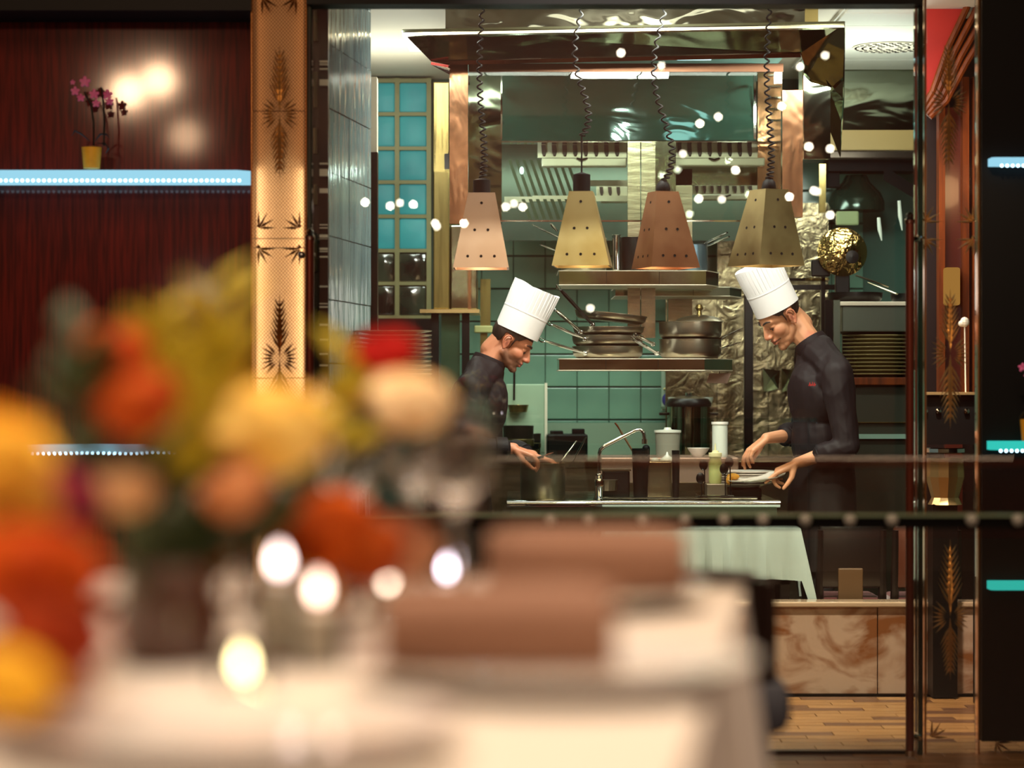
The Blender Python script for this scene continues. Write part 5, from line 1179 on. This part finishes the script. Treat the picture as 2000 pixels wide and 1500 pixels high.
for a in (
    ('peach-orange rose over the middle bouquet', 205, 700, 88, 1.85, 'd0641f', 'c23a14', v1),
    ('red-orange rose in the middle bouquet', 272, 790, 82, 1.8, '9c340c', 'b85014', v1),
    ('large cream-yellow rose in front of the cane pillar', 515, 835, 128, 1.95, 'f2bf4a', 'f4d27a', v1),
    ('crimson rose before the stacked plates', 752, 690, 62, 2.3, 'b8201a', '9c1410', v2),
    ('pale cream rose beside the bowing chef', 800, 785, 82, 2.25, 'f4d8a6', 'eac48c', v2),
    ('slim pink-peach rose left of the pale cream rose', 690, 765, 46, 2.3, 'd89a7a', 'c87a6a', v2),
    ('deep magenta rose low in the middle bouquet', 128, 965, 70, 1.75, '6e1430', '8a2040', v1),
    ('yellow rose at the far left of the photo, uppermost there', -20, 890, 120, 1.55, 'e6aa2c', 'f0c048', v3),
    ('amber-yellow rose at the far left of the photo below the topmost one', 20, 985, 90, 1.6, 'c98f30', 'd9a440', v3),
    ('big orange-red rose at the far left of the photo', 62, 1115, 135, 1.5, 'bc4c0a', 'a03408', v3),
    ('dark red rose at the far left of the photo', 105, 1240, 105, 1.45, '7c2208', '9c3a10', v3),
    ('bright yellow rose lowest at the far left of the photo', 18, 1335, 92, 1.4, 'e0a020', 'eeb838', v3),
    ('orange rose above the amber vase beside the wine glasses', 620, 1040, 108, 2.05, 'b8500a', 'a03c08', v2),
    ('rust-red rose beside the amber vase', 692, 1075, 96, 2.08, '8e3008', 'a84a10', v2),
    ('peach rose low in the middle bouquet', 458, 960, 68, 1.9, 'c98a58', 'b86a3c', v1),
    ('orange-yellow rose low over the amber vase', 568, 1165, 88, 1.98, 'd07a1a', 'd68a24', v2),
    ('dusky peach rose nearest the wine glasses', 775, 1065, 84, 2.3, 'c08a68', 'a86a4c', v2),
    ('apricot bloom standing in for a defocused highlight by the middle bouquet', 240, 960, 62, 1.8, 'cfa070', 'c08a5c', v1),  # bloom shape added to imitate a defocused lamp highlight
): rose(*a)
def spray(label, tips, Y, foot, m, leafy):
    t = thing('flower_spray', label, 'plant', foot, 'green sprays in the bouquets')
    for (px, py) in tips:
        e = W(px, py, Y); f = Vector(foot); mid = f.lerp(e, .5) + Vector((R.uniform(-.02,.02), 0, .01))
        MB().tube([f, mid, e], [.003,.0025,.0015], 6).build('stalk', M_green, t)
        for k in range(leafy):
            u = .45 + .55*k/leafy; b = mid.lerp(e, (u-.45)/.55) if u > .45 else mid; q = k*2.4
            tip = b + Vector((math.cos(q)*.034, math.sin(q)*.03, .03))
            MB().tube([b, b.lerp(tip,.5), tip], [.002,.0135,.002], 7, flat=.5).build('leaf', m, t)
    return t
spray('yellow-green spray rising tallest over the middle bouquet', [(330,600),(350,660),(300,610),(370,690),(440,580),(430,660),(300,680),(400,740),(420,545)], 1.95, v1, M_ygreen, 9)
spray('faint green sprig at the side of the peach-orange rose', [(120,620),(110,720),(135,680)], 1.8, v1, M_green, 7)
spray('yellow-green tuft above the crimson rose', [(700,650),(715,668),(690,672)], 2.3, v2, M_ygreen, 5)
spray('dark green leaves between the two vases', [(520,950),(560,1000),(500,1000),(600,945),(380,1060),(350,1040)], 2.0, v1, M_green, 7)

# ------------------------------------------------------------------ orchids on the lit shelves
def orchid(label, pot_px, Y, stems, flowers, leaves, y_shelf, potm):
    base = W(pot_px, y_shelf, Y); t = thing('potted_orchid', label, 'plant', base)
    MB().lathe([(0,0),(.030,0),(.037,.078),(.034,.078),(.03,.06),(0,.06)], base, 24).build('flower_pot', potm, t, True)
    for pts in stems: MB().tube([W(x, y, Y) for x, y in pts], .0038, 6).build('stem', M_dkleaf, t, True)
    for (x, y, r_) in flowers:
        c = W(x, y, Y); s = r_/sc(Y)
        f = MB().ell(c, (s*.32,s*.3,s*.32), 10).build('blossom', M_pink, t, True)
        for k in range(5):
            q = k*2*PI/5 + .3; MB().ell(c + Vector((math.cos(q)*s*.55, -.004*(k%2), math.sin(q)*s*.55)), (s*.5,s*.18,s*.36), 10, Matrix.Rotation(-q,3,'Y')).build('petal', M_pink, f, True)
    for pts in leaves: MB().tube([W(x, y, Y) for x, y in pts], [.003,.011,.010,.002][:len(pts)], 8, flat=.3).build('leaf', M_dkleaf, t, True)
orchid('magenta orchid in a yellow pot on the upper lit shelf', 179, 8.98, [[(183,285),(183,240),(178,205),(165,180)],[(203,285),(204,230),(200,180),(198,170)]],
    [(166,160,11),(147,178,9),(158,191,8),(184,184,10),(188,202,8),(210,185,10),(214,198,8),(142,161,5)],
    [[(176,276),(160,262),(146,255),(140,266)],[(183,278),(196,262),(208,262),(214,270)],[(190,280),(205,280),(212,290),(206,300)]], 329, M_ypot)
orchid('magenta orchid at the edge of the black panel', 2012, 8.72, [[(2012,800),(2008,750),(1999,722)]], [(1997,718,9),(2008,735,9)], [[(2010,800),(1998,806),(1992,815),(1990,822)]], 861, M_ypot)
